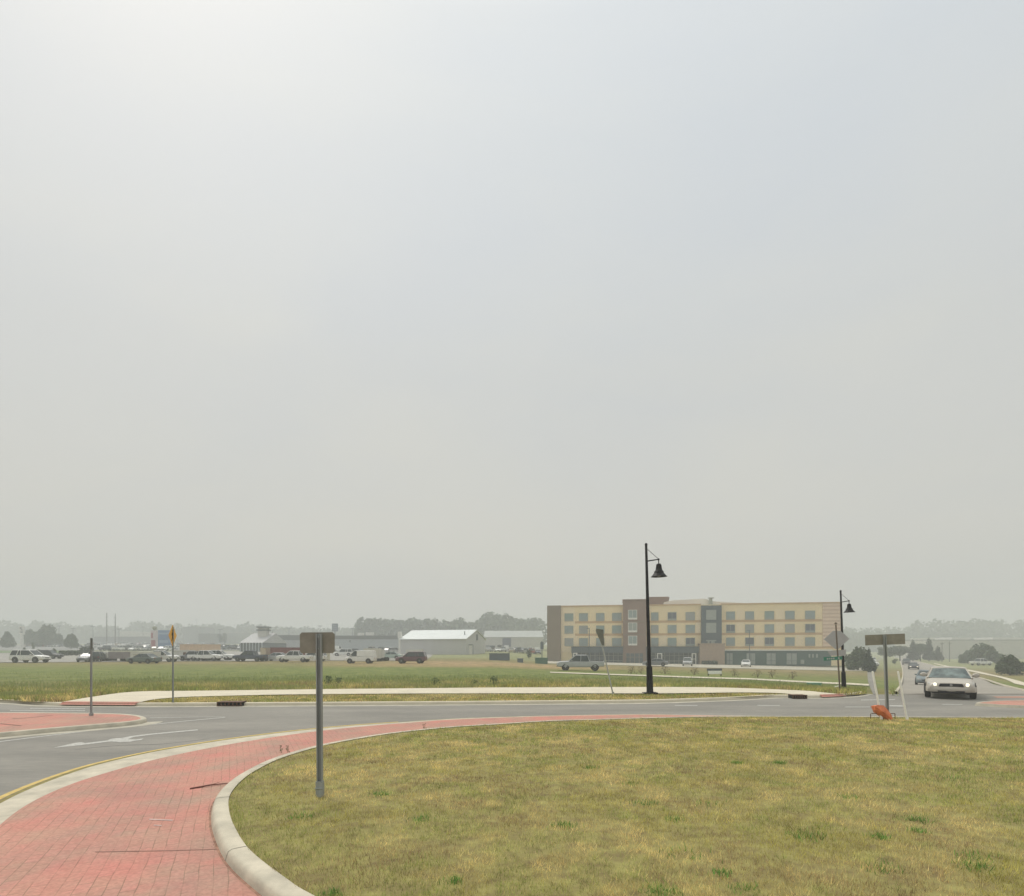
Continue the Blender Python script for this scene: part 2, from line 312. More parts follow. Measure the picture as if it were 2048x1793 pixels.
def field_mat():
    m = bpy.data.materials.new('field_grass'); m.use_nodes = True; t = m.node_tree; b = t.nodes['Principled BSDF']; b.inputs['Roughness'].default_value = 1
    b.inputs['Specular IOR Level'].default_value = .1
    g = t.nodes.new('ShaderNodeNewGeometry'); sp = t.nodes.new('ShaderNodeSeparateXYZ'); t.links.new(g.outputs['Position'], sp.inputs[0])
    n0 = t.nodes.new('ShaderNodeTexNoise'); n0.inputs['Scale'].default_value = .06; n0.inputs['Detail'].default_value = 5
    q0 = t.nodes.new('ShaderNodeMapping'); q0.inputs['Scale'].default_value = (.5, 1.5, 1); t.links.new(g.outputs['Position'], q0.inputs[0]); t.links.new(q0.outputs[0], n0.inputs[0])
    ya = t.nodes.new('ShaderNodeMath'); ya.operation = 'MULTIPLY_ADD'; ya.inputs[1].default_value = 34; ya.inputs[2].default_value = -17; t.links.new(n0.outputs['Fac'], ya.inputs[0])
    yb = t.nodes.new('ShaderNodeMath'); yb.operation = 'ADD'; t.links.new(ya.outputs[0], yb.inputs[0]); t.links.new(sp.outputs['Y'], yb.inputs[1])
    yr = t.nodes.new('ShaderNodeMapRange'); yr.inputs[1].default_value = 20; yr.inputs[2].default_value = 140; t.links.new(yb.outputs[0], yr.inputs[0])
    r = t.nodes.new('ShaderNodeValToRGB'); e = r.color_ramp; e.elements[0].position = 0; e.elements[0].color = (.26, .22, .09, 1)
    e.elements[1].position = 1; e.elements[1].color = (.24, .25, .13, 1)
    for p, c in ((.12, (.20, .185, .075, 1)), (.2, (.16, .185, .062, 1)), (.34, (.165, .195, .066, 1)), (.5, (.20, .19, .08, 1)), (.66, (.24, .195, .10, 1)), (.82, (.21, .19, .09, 1))):
        x = e.elements.new(p); x.color = c
    t.links.new(yr.outputs[0], r.inputs[0])
    n1 = t.nodes.new('ShaderNodeTexNoise'); n1.inputs['Scale'].default_value = .9; n1.inputs['Detail'].default_value = 8; n1.inputs['Roughness'].default_value = .7
    q1 = t.nodes.new('ShaderNodeMapping'); q1.inputs['Scale'].default_value = (.7, .45, 1); t.links.new(g.outputs['Position'], q1.inputs[0]); t.links.new(q1.outputs[0], n1.inputs[0])
    r1 = t.nodes.new('ShaderNodeValToRGB'); r1.color_ramp.elements[0].position = .32; r1.color_ramp.elements[0].color = (.62, .72, .6, 1)
    r1.color_ramp.elements[1].position = .68; r1.color_ramp.elements[1].color = (1.35, 1.24, 1.25, 1); t.links.new(n1.outputs['Fac'], r1.inputs[0])
    mm = t.nodes.new('ShaderNodeMix'); mm.data_type = 'RGBA'; mm.blend_type = 'MULTIPLY'; mm.inputs[0].default_value = 1
    q2 = t.nodes.new('ShaderNodeMapping'); q2.vector_type = 'TEXTURE'; q2.inputs['Location'].default_value = (-6, 88, 0); q2.inputs['Scale'].default_value = (34, 24, 60)
    gs = t.nodes.new('ShaderNodeTexGradient'); gs.gradient_type = 'SPHERICAL'; t.links.new(g.outputs['Position'], q2.inputs[0]); t.links.new(q2.outputs[0], gs.inputs[0])
    n2 = t.nodes.new('ShaderNodeTexNoise'); n2.inputs['Scale'].default_value = .12; n2.inputs['Detail'].default_value = 5; t.links.new(q1.outputs[0], n2.inputs[0])
    mu = t.nodes.new('ShaderNodeMath'); mu.operation = 'MULTIPLY'; t.links.new(gs.outputs['Fac'], mu.inputs[0]); t.links.new(n2.outputs['Fac'], mu.inputs[1])
    mr_ = t.nodes.new('ShaderNodeMapRange'); mr_.inputs[1].default_value = .08; mr_.inputs[2].default_value = .3; mr_.inputs[4].default_value = .85; t.links.new(mu.outputs[0], mr_.inputs[0])
    mb_ = t.nodes.new('ShaderNodeMix'); mb_.data_type = 'RGBA'; mb_.inputs[7].default_value = (.34, .245, .14, 1); t.links.new(mr_.outputs[0], mb_.inputs[0]); t.links.new(r.outputs[0], mb_.inputs[6])
    t.links.new(mb_.outputs[2], mm.inputs[6]); t.links.new(r1.outputs[0], mm.inputs[7]); t.links.new(mm.outputs[2], b.inputs['Base Color'])
    return m
M_ASPH = asphalt_mat(); M_ASPH_PALE = asphalt_mat('asphalt_pale', (.285, .265, .225, 1), (.38, .352, .30, 1)); M_BRICK = brick_mat(); M_FIELD = field_mat()
M_CONC = mat('concrete_kerb', (.47, .435, .345), .85, .16, 2.2, bump=.3, c2=(.54, .49, .385), coord='World')
M_WALK = mat('pale_concrete_walk', (.60, .545, .42), .85, .10, 1.2, bump=.1, coord='World')
M_GUT = mat('gutter_concrete', (.40, .38, .31), .88, .16, 1.6, bump=.2, c2=(.44, .41, .33), coord='World')
M_WHITE = mat('road_paint_white', (.43, .425, .39), .75, .36, 14, coord='World')
M_YEL = mat('road_paint_yellow', (.55, .40, .12), .7, .22, 7, coord='World')
M_BLACK = mat('black_paint', (.004, .004, .006), .5, .15, 6, spec=.12)
M_GALV = mat('galvanised_steel', (.30, .32, .31), .6, .25, 9, metal=.1, stretch=(1, 1, .15))
M_SIGNBACK = mat('weathered_sign_back', (.26, .245, .20), .65, .16, 5, metal=.1)
M_SIGNPALE = mat('pale_sign_back', (.40, .39, .38), .6, .06, 3)
M_DARK = mat('dark_void', (.02, .018, .014), .9, .2, 4)
M_RUST = mat('rusty_iron', (.12, .065, .04), .8, .3, 9)
M_SOIL = mat('lawn_soil', (.27, .21, .09), 1, .35, 5, c2=(.24, .22, .075), coord='World')
# ------------------------------------------------------------------ near ground: roundabout
# asphalt sheet up to the far kerb
FK = [P0(x, y) for x, y in ((-900, 1392), (-500, 1395), (-200, 1401), (0, 1408.5), (50, 1412), (100, 1414), (260, 1415), (400, 1414.5), (520, 1414), (700, 1413), (920, 1411.5), (1100, 1410), (1300, 1408), (1400, 1405), (1480, 1402), (1560, 1397.5), (1620, 1398), (1680, 1397), (1720, 1394), (1745, 1389.5))]
FK = smoothline(FK, 6)
fk_out = list(FK)
far_r = [P0(1790, 1389), P0(1900, 1389), P0(2200, 1389), Vector((60, 29.5, 0)), Vector((60, -25, 0)), Vector((-60, -25, 0)), Vector((-60, 26, 0))]
flatpoly('road', fk_out + far_r, M_ASPH, 0.0)
# island lawn edge (inner kerb top, z .13)
IL = [P0(x, y, .13) for x, y in ((632, 1793), (570, 1755), (500, 1700), (470, 1655), (458, 1620), (460, 1590), (482, 1562), (513, 1540), (563, 1516), (640, 1493), (720, 1477), (800, 1465), (900, 1455), (1000, 1448.5), (1100, 1442.5), (1200, 1439.5), (1300, 1436.5), (1420, 1434), (1560, 1433.5), (1700, 1434), (1850, 1435), (2013, 1435.5), (2200, 1437))]
IL = [Vector((3.4, 3.2, .13)), Vector((1.2, 3.5, .13)), Vector((-.5, 4.15, .13))] + IL + [Vector((27, 16, .13)), Vector((30, 11, .13)), Vector((27, 6, .13)), Vector((19, 3.6, .13)), Vector((10, 3.0, .13))]
for p in IL: p.z = 0
ILs = smoothline(IL + [IL[0]], 7)[:-1]
prof = [(.015, .10), (.0, .130), (.10, .132), (.155, .128), (.190, .108), (.208, .06), (.222, .0), (.26, .006)]
sweep('kerb', ILs, [(o, h) for o, h in prof], M_CONC, closed=True, smooth=60)
vsj = []; fsj = []; acc = 0
for i in range(1, len(ILs)):
    acc += (ILs[i] - ILs[i - 1]).length
    if acc > 2.4:
        acc = 0; p = ILs[i]; tt = (ILs[(i + 1) % len(ILs)] - ILs[i - 1]).normalized(); nn = Vector((-tt.y, tt.x, 0)); b0 = len(vsj)
        for o_, h_ in prof[:-1]:
            for sg in (-.006, .006): w_ = p + nn * (o_ + (.002 if o_ > .18 else 0)) + tt * sg; vsj.append((w_.x, w_.y, h_ + .0025))
        for q_ in range(len(prof) - 2): fsj.append((b0 + 2 * q_, b0 + 2 * q_ + 1, b0 + 2 * q_ + 3, b0 + 2 * q_ + 2))
mbj = MB(); mbj.add(vsj, fsj); meta(mbj.build('kerb_joint', mat('kerb_joint_grime', (.16, .15, .12), .9, .3, 9)), kind='structure')
sweep('kerb_grime', ILs, [(.218, .0145), (.246, .0135)], mat('soil_grime', (.30, .17, .12), .95, .4, 6, coord='World'), closed=True, smooth=None)
# lawn surface
lx = np.arange(-6.5, 31, .15); ly = np.arange(2.6, 20.6, .15)
ILa = np.array([(p.x, p.y) for p in ILs])
def edge_dist(x, y):
    d = np.full(np.shape(x), 1e9)
    for q in ILa[::2]: d = np.minimum(d, np.hypot(x - q[0], y - q[1]))
    return d
def lawn_z(x, y):
    d = edge_dist(x, y); s_ = np.clip(d / 4, 0, 1); s_ = s_ * s_ * (3 - 2 * s_)
    return .100 + .022 * np.clip((d - .25) / .6, 0, 1) + .06 * s_ + .025 * (vnoise(x, y, 1.1, 3) - .5) * np.clip(d, 0, 1)
poly_l = [(p.x, p.y) for p in ILs]
bm = bmesh.new()
vin = {}
XX, YY = np.meshgrid(lx, ly, indexing='ij'); ins = inpoly(XX.ravel(), YY.ravel(), poly_l).reshape(XX.shape) & (edge_dist(XX, YY) > .1)
ZZ = lawn_z(XX, YY)
for i in range(len(lx)):
    for j in range(len(ly)):
        if ins[i, j]: vin[i, j] = bm.verts.new((lx[i], ly[j], ZZ[i, j]))
for (i, j) in list(vin):
    if (i + 1, j) in vin and (i, j + 1) in vin and (i + 1, j + 1) in vin:
        bm.faces.new((vin[i, j], vin[i + 1, j], vin[i + 1, j + 1], vin[i, j + 1]))
me = bpy.data.meshes.new('lawn'); bm.to_mesh(me); bm.free(); me.materials.append(M_SOIL)
lawn = bpy.data.objects.new('lawn', me); COL.objects.link(lawn); meta(lawn, kind='structure')
flatpoly('lawn_bed', [(p.x, p.y, .112) for p in ILs], M_SOIL, .112)
# brick apron and concrete band
B0 = smoothline([P0(x, y) for x, y in ((-420, 2050), (-250, 1900), (-100, 1755), (0, 1652), (60, 1608), (130, 1575), (200, 1551), (300, 1523), (400, 1501), (500, 1483), (600, 1468), (700, 1456.5), (800, 1448), (900, 1440.5), (1000, 1436.5), (1100, 1433.5), (1200, 1431.5), (1300, 1430.5), (1420, 1432.3), (1560, 1434), (1700, 1434.8), (2013, 1435.3), (2200, 1436))], 5)
G0 = smoothline([P0(x, y) for x, y in ((-560, 1960), (-320, 1790), (-130, 1680), (0, 1607), (60, 1578), (130, 1551), (200, 1529), (300, 1506), (400, 1488.5), (500, 1474), (600, 1462), (700, 1452.5), (800, 1445.5), (900, 1438.8), (1000, 1435), (1100, 1432.3), (1200, 1430.4), (1300, 1429.6), (1420, 1431.4), (1560, 1433.2), (1700, 1434.1), (2013, 1434.7), (2200, 1435.4))], 5)
# apron polygon: from outer line back along the island
i0 = 0
inner = [Vector((p.x, p.y, 0)) for p in ILs]
south = [Vector((-2.2, 1.5, 0)), Vector((3.4, 2.0, 0))]
flatpoly('brick_apron', [(p.x, p.y) + (0,) for p in B0] + [(30, 18.5, 0), (32, 10, 0), (28, 3, 0), (10, .5, 0), (0, .5, 0), (-1.5, 1.4, 0)], M_BRICK, .012)
strip('concrete_band', G0, B0, M_GUT if False else M_CONC, n=160, w=2, dz=.008)
flatpoly('apron_joint', [P0(190, 1706), P0(330, 1703.6), P0(452, 1700), P0(452, 1701.3), P0(330, 1704.9), P0(190, 1707.3)], mat('joint_line', (.29, .16, .125), .9, .2, 9), .0155)
sweep('yellow_edge_line', G0[:int(len(G0) * .55)], [(.09, .0045), (.20, .0045)], M_YEL, smooth=None)
sweep('gutter_seam', G0[:int(len(G0) * .8)], [(-.02, .0095), (.07, .005)], M_SOIL, smooth=None)
# left splitter island
SP = [P0(x, y, .12) for x, y in ((-500, 1470), (-250, 1484), (-60, 1469.5), (0, 1465), (100, 1456), (200, 1448), (255, 1443), (277, 1439.5), (281, 1436), (268, 1432), (235, 1429), (180, 1427.5), (100, 1426.5), (0, 1426), (-250, 1426), (-500, 1428))]
SP[0] = P0(-560, 1500, .12); SP[1] = P0(-300, 1489, .12)
for p in SP: p.z = 0
SPs = smoothline(SP + [SP[0]], 6)[:-1]
flatpoly('splitter_island', [(p.x, p.y, .118) for p in SPs], M_BRICK, .118)
sweep('kerb', SPs, [(.015, .10), (.0, .124), (-.10, .128), (-.15, .11), (-.17, .0)], M_CONC, closed=True, smooth=60)
sweep('gutter', SPs[:46], [(-.165, .005), (-.62, .005)], M_GUT, smooth=None)
WL = smoothline([P0(x, y) for x, y in ((-300, 1522), (-100, 1497), (0, 1484), (100, 1471.5), (200, 1460), (300, 1450), (380, 1442), (450, 1435.5))], 6)
sweep('white_edge_line', WL, [(-.07, .0046), (.07, .0046)], M_WHITE, smooth=None)
WL2 = smoothline([P0(x, y) for x, y in ((300, 1436.5), (350, 1435.5), (400, 1434.8), (450, 1434.6))], 6)
sweep('white_gore_line', WL2, [(-.05, .0052), (.05, .0052)], M_WHITE, smooth=None)
# fish hook lane arrow
flatpoly('lane_arrow', [P0(x, y) for x, y in ((107, 1496.5), (150, 1486.5), (163, 1485.2), (170, 1487), (215, 1481.5), (224, 1478), (245, 1476.5), (262, 1472.8), (300, 1468.3), (350, 1463.6), (395, 1459.4), (396, 1461.4), (350, 1465.8), (300, 1470.6), (268, 1475), (256, 1479), (272, 1479.6), (287, 1477.6), (283, 1480.6), (262, 1484), (240, 1485.4), (222, 1483.8), (172, 1490), (160, 1491.5))], M_WHITE, .005)
for q in (((60, 1417), (170, 1417.5), (170, 1418.6), (60, 1418)), ((20, 1421), (170, 1421.4), (170, 1422.6), (20, 1422)), ((1350, 1411), (1395, 1411), (1395, 1412.2), (1350, 1412.2)), ((1515, 1410.6), (1560, 1411), (1560, 1412.2), (1515, 1412)),
          ((1690, 1414), (1740, 1414), (1740, 1415.2), (1690, 1415.2)), ((1779, 1411), (1806, 1411.5), (1806, 1414), (1779, 1413.4)), ((1722, 1400), (1790, 1399), (1790, 1400.3), (1722, 1401.4)), ((1885, 1409), (1925, 1409), (1925, 1410), (1885, 1410))):
    flatpoly('road_marking', [P0(*a) for a in q], M_WHITE, .005)
# right splitter island (brick, mostly cut by the frame)
SR = [P0(x, y, .1) for x, y in ((1957, 1407), (1975, 1404), (2030, 1401.5), (2200, 1399), (2300, 1404), (2200, 1412), (2040, 1411))]
for p in SR: p.z = 0
SRs = smoothline(SR + [SR[0]], 6)[:-1]
flatpoly('splitter_island', [(p.x, p.y, .1) for p in SRs], M_BRICK, .1)
sweep('kerb', SRs, [(.02, .09), (.0, .105), (.10, .105), (.14, .0)], M_CONC, closed=True, smooth=60)
flatpoly('brick_crossing', [P0(1985, 1393.5), P0(2200, 1392.5), P0(2200, 1396), P0(1995, 1396.5)], M_BRICK, .006)
# far gutter and kerb
sweep('gutter', FK, [(-.05, .006), (.45, .006)], M_GUT, smooth=None)
ramp_a = [p for p in FK]
sweep('kerb', FK, [(.45, .0), (.46, .09), (.49, .125), (.60, .135), (.64, .12)], M_WALK, smooth=60)
# ------------------------------------------------------------------ terrain
pxs = np.concatenate([np.arange(-1500, 0, 60), np.arange(0, 2050, 14), np.arange(2060, 3600, 60)])
fk_px = np.array([XC + F * p.x / p.y for p in FK]); fk_y = np.array([p.y for p in FK])
def ykerb(px):
    return np.where(px < 1745, np.interp(px, fk_px, fk_y) + .6, 29.6)
rows = 130
vs = []; 
for px in pxs:
    y0 = float(ykerb(np.array(px)))
    for j in range(rows):
        Y = y0 * (1600 / y0) ** ((j / (rows - 1)) ** 1.15)
        X = (px - XC) / F * Y; z = float(G(X, Y))
        if j > 0 and Y < 160: z += .05 * (float(vnoise(X, Y, 2.3, 9)) - .5) * min(1, (Y - y0) / 3)
        vs.append((X, Y, z))
fs = [(i * rows + j, (i + 1) * rows + j, (i + 1) * rows + j + 1, i * rows + j + 1) for i in range(len(pxs) - 1) for j in range(rows - 1)]
mb = MB(); mb.add(vs, fs); ground = mb.build('ground', M_FIELD, smooth=60); meta(ground, kind='structure')
def L(pts, sm=6): return smoothline([gp(*p) for p in pts], sm)
# pale sidewalk along the field
WT = L(((100, 1411), (150, 1401), (200, 1393), (250, 1386.5), (300, 1384), (400, 1383), (700, 1379.3), (1000, 1376.5), (1290, 1375.5), (1440, 1376.5), (1580, 1381.5), (1640, 1386), (1705, 1393)))
WB = L(((112, 1412), (180, 1411.5), (262, 1409), (300, 1402), (330, 1398.5), (400, 1394.5), (600, 1390.5), (900, 1388.5), (1200, 1388.3), (1330, 1388.3), (1480, 1386.5), (1560, 1388), (1610, 1393.5), (1650, 1395), (1705, 1394)))
def match_px(A, B, n):
    """pair two lines by their share of the length in the middle"""
    return resample(A, n), resample(B, n)
strip('sidewalk', WT, WB, M_WALK, n=150, w=3, dz=.03, terr=True)
for x0_, x1_, w_r in ((98, 264, .72), (1652, 1706, .5)):
    sub = [p for p in resample(FK, 400) if x0_ <= XC + F * p.x / p.y <= x1_]
    sweep('detectable_paving', sub, [(.30, .065), (.44, .10), (.455, .142), (w_r, .158)], M_BRICK, smooth=None)
# second thin sidewalk beyond the ditch
for i in range(1):
    A = L(((1100, 1344.8), (1250, 1350), (1400, 1355), (1560, 1361), (1640, 1365), (1738, 1369.5))); Bq = L(((1100, 1346.6), (1250, 1352.2), (1400, 1357.6), (1560, 1364), (1640, 1368), (1738, 1373)))
    strip('sidewalk', A, Bq, M_WALK, n=90, w=2, dz=.05, terr=True)
# hotel road / car park
strip('hotel_parking_lot', L(((1085, 1322), (1250, 1326), (1400, 1329.5), (1560, 1332.5), (1735, 1336))), L(((1085, 1326.5), (1250, 1331.5), (1400, 1336), (1560, 1339.5), (1735, 1342.5))), M_GUT, n=60, w=3, dz=.05, terr=True)
# distant yard and car lot at the left
strip('yard', L(((-260, 1310), (0, 1306), (180, 1304), (300, 1304), (500, 1303), (640, 1304), (800, 1304), (870, 1306))), L(((-260, 1327), (0, 1326), (180, 1325), (300, 1324), (500, 1323), (640, 1322), (800, 1322), (850, 1322))), mat('gravel_yard', (.30, .29, .26), .95, .2, .5, coord='World'), n=90, w=8, dz=.06, terr=True)
strip('car_lot', [at(x, 380) for x in (-300, 0, 300, 600, 960)], [at(x, 205) for x in (-300, 0, 300, 600, 1085)], mat('lot_asphalt', (.21, .21, .20), .9, .15, .3, coord='World'), n=90, w=10, dz=.08, terr=True)
strip('grass_bank', [at(x, 196) for x in (-200, 0, 100, 180)], [at(x, 165) for x in (-200, 0, 100, 180)], mat('green_bank', (.13, .19, .08), 1, .2, .4, coord='World'), n=30, w=3, dz=.13, terr=True)
# exit lane, entry road, median, verge on the right
strip('road', L(((1746, 1389.6), (1738, 1370), (1735, 1350), (1738, 1336), (1752, 1322), (1766, 1313))), L(((1756, 1389.6), (1752, 1370), (1749, 1350), (1750, 1336), (1758, 1322), (1768, 1313))), M_ASPH, n=50, w=2, dz=.03, terr=True)
RR = L(((2260, 1389.6), (2090, 1389.4), (2013, 1375), (1960, 1357.5), (1900, 1341), (1860, 1330), (1830, 1322), (1812, 1314.5)))
RLn = L(((1796, 1389.6), (1798, 1385), (1804, 1370), (1807, 1350), (1805, 1336), (1800, 1322), (1796, 1314.5)))
strip('road', RLn, RR, M_ASPH_PALE, n=90, w=8, dz=.03, terr=True)  # entry road takes a lighter, warmer asphalt tone than the ring
sweep('kerb', RLn, [(-.0, .03), (.02, .16), (.15, .16), (.17, .02)], M_CONC, smooth=60)
sweep('kerb', RR, [(.0, .02), (-.02, .14), (-.17, .14), (-.2, .02)], M_CONC, smooth=60)
strip('sidewalk', L(((2240, 1385), (2100, 1373), (2013, 1356.5), (1960, 1344.5), (1900, 1333.5), (1868, 1327))), L(((2240, 1395), (2100, 1382), (2013, 1361), (1960, 1348), (1900, 1336), (1868, 1328.4))), M_WALK, n=60, w=2, dz=.06, terr=True)
# ------------------------------------------------------------------ grass blades
def blade_mat():
    m = bpy.data.materials.new('grass_blades'); m.use_nodes = True; t = m.node_tree; b = t.nodes['Principled BSDF']; b.inputs['Roughness'].default_value = .8
    b.inputs['Specular IOR Level'].default_value = .15
    a = t.nodes.new('ShaderNodeAttribute'); a.attribute_name = 'tint'; t.links.new(a.outputs['Color'], b.inputs['Base Color'])
    tr = t.nodes.new('ShaderNodeBsdfTranslucent'); ms = t.nodes.new('ShaderNodeMixShader'); ms.inputs[0].default_value = .25
    t.links.new(a.outputs['Color'], tr.inputs[0]); t.links.new(b.outputs[0], ms.inputs[1]); t.links.new(tr.outputs[0], ms.inputs[2])
    t.links.new(ms.outputs[0], t.nodes['Material Output'].inputs[0]); return m
M_BLADE = blade_mat()
def blades(name, X, Y, Z, h, w, col, lean=.6, label=None):
    n = len(X); th = rng.random(n) * 2 * math.pi; ln = rng.random(n) * lean * h; ph = rng.random(n) * 2 * math.pi
    v = np.empty((n, 3, 3), np.float32)
    v[:, 0, 0] = X - np.cos(th) * w / 2; v[:, 0, 1] = Y - np.sin(th) * w / 2; v[:, 0, 2] = Z - .01
    v[:, 1, 0] = X + np.cos(th) * w / 2; v[:, 1, 1] = Y + np.sin(th) * w / 2; v[:, 1, 2] = Z - .01
    v[:, 2, 0] = X + np.cos(ph) * ln; v[:, 2, 1] = Y + np.sin(ph) * ln; v[:, 2, 2] = Z + h
    me = bpy.data.meshes.new(name); me.vertices.add(3 * n); me.vertices.foreach_set('co', v.ravel())
    me.loops.add(3 * n); me.loops.foreach_set('vertex_index', np.arange(3 * n, dtype=np.int32))
    me.polygons.add(n); me.polygons.foreach_set('loop_start', np.arange(0, 3 * n, 3, dtype=np.int32))
    me.update(calc_edges=True)
    at_ = me.attributes.new('tint', 'FLOAT_COLOR', 'POINT'); c4 = np.ones((n, 3, 4), np.float32); c4[:, :, :3] = col[:, None, :]
    at_.data.foreach_set('color', c4.ravel()); me.materials.append(M_BLADE)
    o = bpy.data.objects.new(name, me); COL.objects.link(o); meta(o, label, 'grass', kind='stuff'); return o
STRAW = np.array((.80, .64, .29)); OLIVE = np.array((.44, .40, .11)); GREEN = np.array((.24, .33, .075)); BROWN = np.array((.40, .28, .15)); DEEP = np.array((.10, .21, .045))
def lawn_col(x, y, green_bias=0):
    n1 = vnoise(x, y, 1.3, 1) * .55 + vnoise(x, y, .42, 2) * .45; n2 = vnoise(x, y, .35, 5) * .6 + vnoise(x, y, 2.6, 6) * .4
    t = np.clip((n1 - .36) / .28 + (rng.random(len(x)) - .5) * .9, 0, 1)[:, None]
    c = OLIVE * (1 - t) + STRAW * t
    g = (np.clip((n2 - .48 + green_bias) / .16, 0, 1) * (rng.random(len(x)) < .8))[:, None] * .75; c = c * (1 - g) + GREEN * g
    bb = ((vnoise(x, y, .8, 8) > .70) & (rng.random(len(x)) < .5))[:, None]; c = np.where(bb, BROWN, c)
    cl = 1.12 * (.55 + .5 * vnoise(x, y, .13, 21) + .42 * vnoise(x, y, .38, 22)); return c * (.45 + .95 * rng.random((len(x), 1))) * cl[:, None]
def sample(n, y0, y1, pw, fr=1.12, off=2.5):
    u = rng.random(n); a = 1 - pw
    Y = (y0 ** a + u * (y1 ** a - y0 ** a)) ** (1 / a)
    X = (rng.random(n) * 2 - 1) * (fr * Y + off); return X, Y
X, Y = sample(620000, 3.2, 20.5, .35)
m_ = inpoly(X, Y, poly_l) & (X < 24); X = X[m_]; Y = Y[m_]
d = edge_dist(X, Y); m_ = (d > .02) & (rng.random(len(X)) < np.clip(1.5 - 1.1 * vnoise(X, Y, .22, 31) ** 2 * 1.3, .3, 1)); X = X[m_]; Y = Y[m_]; d = d[m_]
Zl = lawn_z(X, Y); sc = np.clip(Y / 9, .75, 2.2)
hN = vnoise(X, Y, .5, 12)
blades('lawn_grass', X, Y, Zl, (.022 + .03 * rng.random(len(X)) + .025 * hN) * (1 + .3 * (d < .15)), .0065 * sc * (.7 + .6 * rng.random(len(X))), lawn_col(X, Y, .12 * (d < .35) + .04), 1.1, 'dry mown grass covering the roundabout island')
# dark green tufts scattered in the lawn
tx = []; ty = []
spots = [(600, 1450 + 180), (1290, 1612), (1415, 1612), (1350, 1645), (1375, 1710), (1445, 1748), (1830, 1645), (1838, 1668), (1475, 1530), (1560, 1530), (1765, 1740), (1620, 1680), (1950, 1738), (1080, 1480), (935, 1502), (1260, 1572), (1950, 1718), (660, 1782), (910, 1760), (1320, 1782), (1760, 1680), (1490, 1775), (1700, 1600), (1130, 1655), (840, 1640), (760, 1590), (1900, 1560), (1180, 1540)]
for px, py in spots:
    p = P0(px, py, .16); n_ = random.randint(35, 110); q_ = random.uniform(.04, .10)
    tx.append(p.x + rng.normal(0, q_ * 1.3, n_)); ty.append(p.y + rng.normal(0, q_, n_))
tx = np.concatenate(tx); ty = np.concatenate(ty)
blades('grass_tufts', tx, ty, lawn_z(tx, ty), .035 + .04 * rng.random(len(tx)), .009 + .004 * rng.random(len(tx)), DEEP * (.7 + 1.6 * rng.random((len(tx), 1))), 1.0, 'scattered darker green weed tufts in the island lawn')
# verge between far kerb and walk, and rough field edge
n = 240000; px = rng.random(n) * 2500 - 200; Y = 23.5 + rng.random(n) ** 1.3 * 30
X = (px - XC) / F * Y
wt_px = np.array([XC + F * p.x / p.y for p in WT]); wt_y = np.array([p.y for p in WT]); wb_px = np.array([XC + F * p.x / p.y for p in WB]); wb_y = np.array([p.y for p in WB])
yt = np.interp(px, wt_px, wt_y); yb = np.interp(px, wb_px, wb_y); inwalk = (Y > yb - .12) & (Y < yt + .15) & (px > 100) & (px < 1704)
behind = Y > ykerb(px) + .05
ok = behind & ~inwalk & (px < 1733)
X = X[ok]; Y = Y[ok]; px = px[ok]; beyond = Y > np.interp(px, wt_px, wt_y) + .2; far_ = np.clip((Y - np.interp(px, wt_px, wt_y)) / 17, 0, 1)
col = lawn_col(X, Y, .05); gcol = np.array((.27, .32, .115)) * (.7 + .6 * rng.random((len(X), 1)))
keep = (~beyond) | (rng.random(len(X)) > np.clip(far_, 0, .97) ** 1.2); X = X[keep]; Y = Y[keep]; px = px[keep]; beyond = beyond[keep]; far_ = far_[keep]; col = col[keep]; gcol = gcol[keep]
mixg = (beyond * np.clip(far_ * 1.5 + (vnoise(X, Y, 3, 14) - .5), 0, 1))[:, None]; col = (col * (1 - mixg) + gcol * mixg) * .96
hh = np.where(beyond, .08 + .16 * vnoise(X, Y, 1.6, 15) + .06 * rng.random(len(X)), .03 + .05 * rng.random(len(X)))
blades('verge_grass', X, Y, G(X, Y), hh, .022 + .014 * rng.random(len(X)), col, .8, 'rough grass along the kerb and the field edge')
# ------------------------------------------------------------------ weeds and twigs
M_WEED = mat('weed_leaf', (.07, .11, .035), .8, .35, 8); M_WEEDB = mat('weed_brown', (.16, .13, .07), .9, .3, 8)
def weed(name, loc, h, r, n, m, label, cat='weed', group=None):
    mb = MB(); loc = Vector(loc)
    for i in range(n):
        a = random.random() * 2 * math.pi; rr = r * random.random() ** .6; z = h * random.random() ** .8
        rr *= 1 - .5 * z / h; c = Vector((math.cos(a) * rr, math.sin(a) * rr, z)); q = Vector((random.gauss(0, 1), random.gauss(0, 1), random.gauss(.4, 1))).normalized()
        w = q.orthogonal().normalized(); s_ = h * random.uniform(.07, .16)
        mb.add([c - w * s_ * .4, c + q * s_, c + w * s_ * .4, c - q * s_ * .4], [(0, 1, 2, 3)])
    for i in range(max(3, n // 14)):
        a = random.random() * 2 * math.pi; rr = r * random.random() * .6; mb.cyl((0, 0, 0), (math.cos(a) * rr, math.sin(a) * rr, h * random.uniform(.6, 1)), h * .02, h * .008, 4)
    return meta(mb.build(name, m, loc=loc), label, cat, group)
weed('weed', P0(562, 1507), .17, .05, 26, M_WEED, 'left one of two small leafy weeds on the red paving by the kerb')
weed('weed', P0(575, 1506), .17, .05, 26, M_WEED, 'right one of two small leafy weeds on the red paving by the kerb')
weed('weed', P0(848, 1462), .22, .08, 24, M_WEEDB, 'thin brownish weed on the red paving far along the island kerb')
weed('weed', P0(124, 1461, 0) + Vector((0, -.25, 0)), .10, .30, 70, M_WEED, 'flat dark weeds in the gutter of the left brick island')
weed('weed', P0(434, 1697), .05, .09, 40, M_WEEDB, 'dead weed in the joint where the paving meets the kerb')
weed('weed', P0(1786, 1392), .5, .35, 90, mat('pale_weed', (.30, .34, .12), .8, .3, 8), 'pale yellow green weed clump at the nose of the median')
